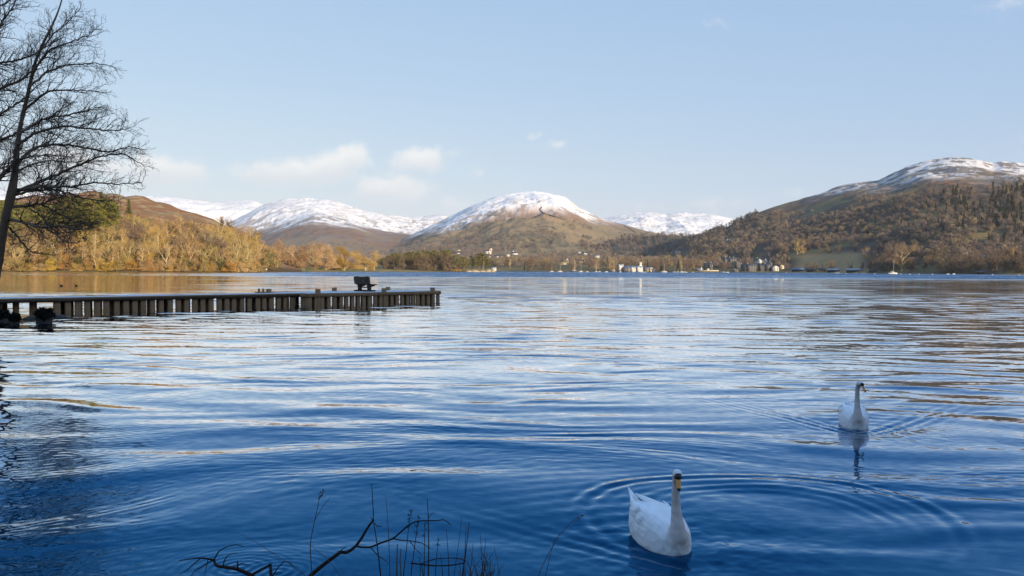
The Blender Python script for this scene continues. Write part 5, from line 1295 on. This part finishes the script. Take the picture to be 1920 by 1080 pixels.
house('house', 'tan stone house with two gables in the trees', 1092, 496, 13, 9, M_TANST, M_SLATE, gables=((.15, .3), (.85, .3)), chim=(.5,), wins=(3, 2))
house('house', 'white bungalow on the wooded slope above the tan gabled house', 1086, 475, 7, 3, M_WHITE, M_PALEROOF, wins=(2, 1))
house('house', 'white house with a gable above the tan gabled house', 1098, 478, 8, 5, M_WHITE, M_SLATE, gables=((.3, .4),), wins=(2, 1))
house('house', 'small white house in the trees, right of the gabled white house', 1107, 477, 4, 3, M_WHITE, M_SLATE, wins=(1, 1))
house('house', 'house with a pale metal roof among the hillside trees', 1119, 484, 11, 5, M_WHITE, M_PALEROOF, wins=(3, 1))
house('house', 'small white house highest in the trees above the waterfront', 1133, 472, 5, 2.5, M_CREAM, M_SLATE, wins=(1, 1))
house('house', 'cream cottage with a bright end wall on the slope', 1153, 478.5, 4, 4, M_CREAM, M_SLATE, gable_end=True, wins=(1, 1))
house('barn', 'long pale low barn on the slope below the dark wood', 1164, 480, 11, 2.4, M_WHITE, M_PALEROOF, wins=(3, 1), cat='barn')
house('house', 'tan cottage in the field below the dark wood', 1260, 475, 6, 2.6, M_CREAM, M_SLATE, wins=(2, 1))
for (x, l) in ((1268.5, 'left of a pair of white cottages in the upper field'), (1274, 'right of a pair of white cottages in the upper field')):
    house('house', l, x, 475, 4.2, 5, M_WHITE, M_PALEROOF, gable_end=True, wins=(1, 2))
house('house', 'white cottage alone on the dark slope of the right-hand hill', 1366, 451.5, 6, 4.5, M_WHITE, M_SLATE, gable_end=True, wins=(1, 1), yaw=.4)
house('house', 'small pale house at the shore behind the yachts', 1226, 481, 5, 5, M_CREAM, M_SLATE, wins=(1, 2))
# waterfront
house('house', 'modern white lakeside house with a flat balcony and dark glass', 1164, 503.5, 10, 8, M_WHITE, M_PALEROOF, wins=(3, 2), pitch=.3, gables=((.3, .4),), Y=1345)
t = house('restaurant', 'long white waterfront building with dormers and orange windows', 1188, 508, 34, 9, M_WHITE, M_PALEROOF, wins=(0, 0), gables=((.45, .16), (.78, .2)), depth=11, Y=1336, cat='building')
kq = 1336 / F
for i in range(6): MB().box(((-.43 + i * .155) * 34 * kq, -.1, 2.0), (2.2, .2, 1.9)).build('window', M_ORANGE if i < 4 else M_GLASS, t)
t = thing('tower', 'slim white stepped tower rising behind the waterfront building', 'tower', at(1201, 507, 1350)); kq = 1350 / F
MB().box((0, 0, 5 * kq), (4.2, 4.2, 10.6 * kq), 0, bev=.1).build('shaft', M_WHITE, t); MB().box((0, 0, 12 * kq), (3.0, 3.0, 3.5 * kq), 0, bev=.1).build('belfry', M_CREAM, t)
MB().box((0, 0, 14.4 * kq), (4.2, 4.2, 1.0), 0, bev=.1).build('cap', M_WHITE, t); MB().box((0, -2.15, 6 * kq), (1.2, .1, 1.8)).build('window', M_GLASS, t)
house('house', 'cream house with an orange-lit wall beside the waterfront building', 1217, 507, 13, 6, M_CREAM, M_PALEROOF, wins=(3, 1), gables=((.75, .3),), Y=1340)
house('kiosk', 'small blue kiosk on the shore right of the cream house', 1225, 508, 4, 4.5, M_BLUEP, M_PALEROOF, gable_end=True, wins=(1, 1), Y=1338, cat='kiosk')
house('house', 'dark stone villa with two chimneys behind the pier', 1328, 503, 16, 10, M_STONE, M_SLATE, chim=(.2, .8), gables=((.75, .3),), wins=(4, 2), Y=1400)
house('shed', 'long blue-grey shed left of the pier', 1311, 507.5, 12, 4, M_STONE, M_PALEROOF, wins=(3, 1), Y=1370, cat='shed')
house('house', 'dark terraced stone house with many chimneys in the trees', 1368, 492, 24, 9, M_STONE, M_SLATE, chim=(.2, .5, .8), gables=((.2, .18), (.6, .2)), wins=(5, 2), Y=1500)
house('house', 'tall dark gabled house left of the waterfront row', 1383, 499, 10, 10, M_STONE, M_SLATE, chim=(.2,), gable_end=True, wins=(2, 2), Y=1420)
house('house', 'blue-grey gabled boathouse in front of the waterfront row', 1379, 509, 10, 5, M_STONE, M_PALEROOF, gable_end=True, wins=(2, 1), Y=1320)
house('hotel', 'long dark stone waterfront terrace with white-framed windows, left part', 1403, 508, 28, 13, M_STONE, M_SLATE, chim=(.05, .45), gables=((.55, .16),), wins=(6, 3), Y=1345, cat='hotel')
house('hotel', 'dark stone waterfront terrace with white gables, right part', 1434, 507.5, 26, 13, M_STONE, M_SLATE, chim=(.5, .95), gables=((.25, .2), (.7, .2)), wins=(5, 3), Y=1345, cat='hotel')
house('house', 'bright white triple-gabled house standing above the stone terrace', 1432, 495.5, 32, 11, M_WHITE, M_SLATE, gables=((.28, .2), (.62, .17), (.9, .18)), chim=(.12,), wins=(6, 2), Y=1440)
house('house', 'white end house lit by the sun at the right of the terrace', 1455, 508, 11, 10, M_WHITE, M_SLATE, gable_end=True, wins=(2, 2), Y=1335, yaw=.3)
house('house', 'cream stone barn-shaped house at the right end of the village', 1466, 504, 8, 8, M_CREAM, M_SLATE, gable_end=True, wins=(1, 2), Y=1350)
house('boathouse', 'dark boathouse with a blue gable and sunlit timber quay', 1497, 509.5, 24, 7, M_SHED, M_BLUEP, wins=(3, 1), Y=1290)
house('boathouse', 'dark boathouse with a small white front', 1521, 510, 16, 7, M_SHED, M_SLATE, wins=(2, 1), gables=((.75, .25),), Y=1280)
house('boathouse', 'boathouse with an orange upper wall', 1539, 509.5, 9, 7, M_ORANGE, M_SLATE, wins=(1, 1), Y=1275)
house('boathouse', 'wide low boathouse with a pale blue roof', 1563, 510.5, 22, 7, M_SHED, M_PALEROOF, wins=(3, 1), Y=1255)
house('boathouse', 'long dark boat shed with a row of small windows', 1601, 510.8, 27, 7, M_SHED, M_PALEROOF, wins=(6, 1), Y=1230)
house('boathouse', 'boat shed with a pale gable among trees left of the white yacht', 1636, 511.5, 14, 7, M_STONE, M_PALEROOF, gable_end=True, wins=(2, 1), Y=1200)
house('boathouse', 'dark small boathouse by the lawn of the right-hand shore', 1838, 514, 12, 6, M_SHED, M_SLATE, wins=(1, 1), Y=905)
house('house', 'blue-roofed house half hidden in the right-hand woods', 1841, 485, 12, 6, M_SHED, M_BLUEP, wins=(2, 1))
# pier
t = thing('pier', 'white-railed timber pier on posts in front of the stone villa', 'pier', at(1331, 510, 1300)); k = 1300 / F
MB().box((0, 2, 1.5), (33 * k, 4, .35)).build('deck', M_CREAM, t)
for i in range(9): MB().box(((-15 + i * 3.75) * k, 0.2, .2), (.5, .5, 3.2)).build('post', M_TANST, t)
mb = MB(); mb.box((0, .1, 2.75), (33 * k, .1, .2)); mb.build('handrail', M_WHITE, t)
MB().box((0, .16, 2.15), (33 * k, .08, .7)).build('railing_panel', M_CREAM, t)
t = thing('marker_post', 'tall white marker post at the left end of the pier', 'post', at(1315, 510, 1305)); MB().box((0, 0, 3.6), (.9, .9, 7.4), 0, bev=.06).build('post_shaft', M_WHITE, t); MB().box((0, 0, 7.6), (1.6, 1.6, .7), 0, bev=.06).build('cap', M_WHITE, t)
t = thing('kiosk', 'small flat-roofed ticket kiosk standing on the pier', 'kiosk', at(1328, 508, 1302) * np.array([1, 1, 0]) + np.array([0, 0, 1.7])); MB().box((0, 2, 2.0), (3.2, 2.6, 4.0)).build('wall', M_CREAM, t); MB().box((0, 2, 4.2), (4.4, 3.6, .35)).build('roof', M_TANST, t)

# ------------------------------------------------------------------ boats and buoys
M_HULLW = mat('white_hull', (.66, .64, .60), .4, .05, 1, .4); M_HULLD = mat('navy_hull', (.03, .04, .07), .4, .1, 1, .4); M_MAST = mat('pale_mast', (.50, .47, .42), .4, .1, 1, .4); M_SAIL = mat('folded_sail', (.32, .30, .27), .8, .15, 1, .2)
def hull(L, B, H):
    st = [(-.5, .32, 1.0), (-.42, .8, .98), (-.2, 1.0, .95), (.1, .95, .97), (.3, .68, 1.04), (.44, .28, 1.13), (.5, .02, 1.2)]; V = []; Fq = []
    for (x, w, h) in st: V += [(x * L, -w * B / 2, h * H), (x * L, -w * B / 2 * .72, H * .1), (x * L, 0, -.25 * H), (x * L, w * B / 2 * .72, H * .1), (x * L, w * B / 2, h * H)]
    for i in range(len(st) - 1):
        for j in range(4): a = i * 5 + j; Fq.append((a, a + 1, a + 6, a + 5))
        Fq.append((i * 5 + 4, i * 5, i * 5 + 5, i * 5 + 9))
    Fq += [(0, 4, 3, 2, 1), (30, 31, 32, 33, 34)]; return V, Fq
def boat(px, py, L, mast, Y, label, dark=False, rz=0.0, group=None, furled=True):
    L *= .85; g = at(px, py, Y); t = thing('sailing_boat' if mast else 'motor_boat', label, 'boat', (g[0], g[1], 0), rz, group)
    v, f = hull(L, L * .3, L * .13); mesh_obj('hull', v, f, M_HULLD if dark else M_HULLW, t)
    c = MB(); c.box((L * .04, 0, L * .17), (L * .34, L * .18, L * .09), 0, bev=L * .02); c.build('cabin', M_HULLW, t)
    MB().box((L * .04, -L * .092, L * .175), (L * .22, .05, L * .03)).build('window', M_GLASS, t)
    if mast:
        MB().tube([(L * .08, 0, L * .1), (L * .08, 0, mast)], [.16, .10], 6).build('mast', M_MAST, t); MB().tube([(L * .08, 0, L * .27), (-L * .34, 0, L * .26)], [.1, .08], 6).build('boom', M_MAST, t)
        if furled: MB().tube([(L * .06, 0, L * .30), (-L * .1, 0, L * .30), (-L * .3, 0, L * .285)], [.22, .26, .14], 7).build('furled_sail', M_SAIL, t)
    else:
        c = MB(); c.add([(L * .2, -L * .1, L * .19), (L * .2, L * .1, L * .19), (L * .12, L * .09, L * .27), (L * .12, -L * .09, L * .27)], [(0, 1, 2, 3)]); c.build('windscreen', M_GLASS, t)
    return t
for (px, py, L, m, Y, d, lab) in ((1034, 508.3, 7, 10, 1290, 0, 'white sailing boat, first of the moored boats counting from the islet'), (1050, 508.6, 8, 10, 1270, 0, 'white sailing boat moored below the long cream house'), (1076, 508.6, 13, 18, 1270, 1, 'dark-hulled yacht with the tallest mast below the white gabled house'), (1089, 508.8, 7, 11, 1260, 0, 'small white yacht moored right of the tallest mast'),
                                  (1150, 509, 13, 17, 1250, 1, 'dark-hulled yacht with two thin stays left of the waterfront building'), (1118, 508.4, 6, 14, 1300, 0, 'yacht with a dim mast in front of the bare shore trees'), (1245, 510, 10, 12, 1240, 0, 'white yacht with a broad furled sail moored alone'), (1265, 509.5, 7, 9, 1260, 0, 'small white yacht left of the cluster by the pier'),
                                  (1271, 509.7, 7, 6, 1255, 0, 'stubby white boat with a pale cover near the pier'), (1278, 510, 8, 10, 1250, 0, 'white yacht with a thick mast in the cluster by the pier'), (1283.5, 509.8, 6, 9, 1258, 1, 'slim dark yacht at the right of the cluster by the pier'), (1674, 514, 11, 15, 900, 0, 'large white sailing boat moored alone off the right-hand shore')):
    boat(px, py, L, m, Y, lab, d, TR.normal(0, .25))
for (px, py, L, Y, lab) in ((1101, 508.6, 5, 1265, 'low white motor boat right of the small white yacht'), (1123, 508.9, 7, 1255, 'cream motor boat in front of the bare shore trees'), (1137, 509, 6, 1250, 'white covered motor boat left of the dark-hulled yacht'), (1163, 509, 5, 1250, 'small motor boat below the modern white house'),
                            (1204, 509.6, 7, 1245, 'white motor boat moored below the slim white tower'), (1210, 509.6, 4, 1246, 'little cream boat beside the motor boat below the tower'), (1286, 510.4, 5, 1240, 'square-sterned white motor boat by the cluster of yachts'), (1299, 510.3, 4, 1245, 'small white dinghy left of the pier'),
                            (1356, 508.5, 8, 1310, 'white cruiser drawn up right of the pier'), (1364, 509.6, 6, 1280, 'pale low boat with its bow to the right of the pier'), (1570, 512, 7, 1100, 'cream motor boat in front of the pale blue boathouse roof'), (1606, 512, 4, 1080, 'small white boat in front of the long dark shed'),
                            (1618, 512.5, 6, 1060, 'cream boat right of the long dark shed'), (1638, 511.5, 5, 1100, 'white boat drawn up by the pale gabled shed'), (1777, 513.5, 4, 860, 'small cream boat at the lawn of the right-hand shore'), (1788.5, 513.3, 5, 850, 'larger cream boat at the lawn of the right-hand shore')):
    boat(px, py, L, 0, Y, lab, False, TR.normal(0, .3))
def buoy(px, py, r, Y, m, label, group=None):
    g = at(px, py, Y); t = thing('mooring_buoy', label, 'buoy', (g[0], g[1], 0), 0, group)
    st = [(-.3, .4), (.0, .8), (.4, 1.0), (.9, .85), (1.3, .4), (1.4, .12)]; n = 10; V = [(r * b * math.cos(2 * math.pi * j / n), r * b * math.sin(2 * math.pi * j / n), r * a) for a, b in st for j in range(n)]
    Fq = [(i * n + j, i * n + (j + 1) % n, (i + 1) * n + (j + 1) % n, (i + 1) * n + j) for i in range(len(st) - 1) for j in range(n)] + [tuple(range((len(st) - 1) * n, len(st) * n))]
    mesh_obj('float', V, Fq, m, t, smooth=True); MB().tube([(0, 0, r * 1.35), (0, 0, r * 1.9)], r * .1, 6).build('ring', M_MAST, t)
buoy(1788, 517.5, .42, 560, M_BLUEP, 'blue mooring buoy in front of the right-hand lawn')
BG = 'white mooring buoys along the right-hand shore'
for px, Y in ((1474, 1050), (1587, 960), (1640, 900), (1689, 800), (1706, 790), (1748, 760), (1723, 780), (1911, 700), (1861, 720)):
    buoy(px, HORIZON + (px - 960) * .0045 + CAM_H * F / Y, .5, Y, M_HULLW, 'small white mooring buoy off the right-hand shore', BG)
# white marker on the left point
t = thing('marker_post', 'white round marker on a short post where the left wood ends', 'post', at(499.5, 509, 560) * np.array([1, 1, 0])); MB().tube([(0, 0, -.5), (0, 0, 1.5)], .12, 6).build('post_shaft', M_MAST, t)
MB().tube([(0, -.12, 1.9), (0, 0, 1.9), (0, .12, 1.9)], [.55, .62, .55], 12).build('marker_disc', M_HULLW, t)
# rocky islet
for i, (px, py, sx, sz, Y, lab) in enumerate(((880, 509.5, 5, 1.6, 930, 'pale rock at the left end of the islet shore'), (890, 509.8, 6, 2.2, 930, 'largest golden rock of the islet, at the waterline'), (905, 508.8, 5, 2.0, 945, 'rock under the tallest islet pine'), (917, 508.6, 4, 2.4, 945, 'steep rock at the right end of the islet'), (923.5, 509.8, 2.2, 1.8, 930, 'small isolated rock standing in the water right of the islet'), (914, 510, 1.5, .5, 925, 'flat rock barely above the water right of the islet'))):
    g = at(px, py, Y); rock('rock', (g[0], g[1], 0), (sx, sx * .7, sz), 40 + i, lab, None, M_TANST)
# trunk on the islet, wall lines on the hill
t = thing('tree_stump', 'lone straight orange trunk without branches on the islet', 'tree trunk', at(906.5, 506, 960) * np.array([1, 1, 0]))
MB().tube([(0, 0, -1), (0, 0, 5), (.2, 0, 9), (.1, 0, 12.5)], [.6, .5, .4, .3], 8).build('trunk_shaft', M_PINEBARK, t)
M_DRYWALL = mat('dry_stone', (.075, .07, .065), .95, .3, .3, .1)
def stone_wall(pts, label, hs, h=3.0, w=2.6):
    ps = []
    for (a, b), (c, d) in zip(pts[:-1], pts[1:]):
        for f in np.linspace(0, 1, 14)[:-1]:
            q = hit(a + (c - a) * f, b + (d - b) * f, 1500, 6000, hs)
            if q is not None: ps.append(q)
    if len(ps) < 4: return
    ps = np.array(ps); o0 = ps[0].copy(); mb = MB(); T = np.gradient(ps, axis=0); Np = np.stack([-T[:, 1], T[:, 0], 0 * T[:, 0]], 1); Np /= np.linalg.norm(Np, axis=1)[:, None] + 1e-9
    V = []; Fq = []; 
    for i, p in enumerate(ps - o0): V += [p - Np[i] * w / 2 - np.array([0, 0, 2]), p - Np[i] * w / 2 * .8 + np.array([0, 0, h]), p + Np[i] * w / 2 * .8 + np.array([0, 0, h]), p + Np[i] * w / 2 - np.array([0, 0, 2])]
    for i in range(len(ps) - 1):
        a = i * 4
        for j in range(3): Fq.append((a + j, a + j + 1, a + j + 5, a + j + 4))
    o = mesh_obj('stone_wall', V, Fq, M_DRYWALL); o.location = tuple(o0); tag(o, label, 'wall')
stone_wall([(1016, 389), (1011, 394), (1018, 400), (1030, 404), (1045, 409), (1060, 413)], 'dark wall bending down below the snow of the central hill', [H_MID])
stone_wall([(1000, 427), (1025, 425), (1037, 427), (1044, 432)], 'short dark wall across the olive field of the central hill', [H_MID])
stone_wall([(1170, 424), (1182, 430), (1192, 437)], 'short wall running down the right end of the central hill', [H_MID])
stone_wall([(1160, 437), (1190, 441), (1215, 442)], 'faint wall along the lower edge of the central hill fields', [H_MID])

# ------------------------------------------------------------------ winter air over the lake
HAZE = 3.2e-5
if HAZE > 0:
    mh = bpy.data.materials.new('air'); mh.use_nodes = True; nt = mh.node_tree; nt.nodes.clear()
    pv = nt.nodes.new('ShaderNodeVolumePrincipled'); pv.inputs['Color'].default_value = (.78, .88, 1.0, 1); pv.inputs['Density'].default_value = HAZE; pv.inputs['Anisotropy'].default_value = .0
    ou = nt.nodes.new('ShaderNodeOutputMaterial'); nt.links.new(pv.outputs[0], ou.inputs['Volume'])
    hb_ = MB(); hb_.box((0, 5000, 497), (17000, 16000, 1008)); ho = hb_.build('haze', mh); ho['kind'] = 'stuff'
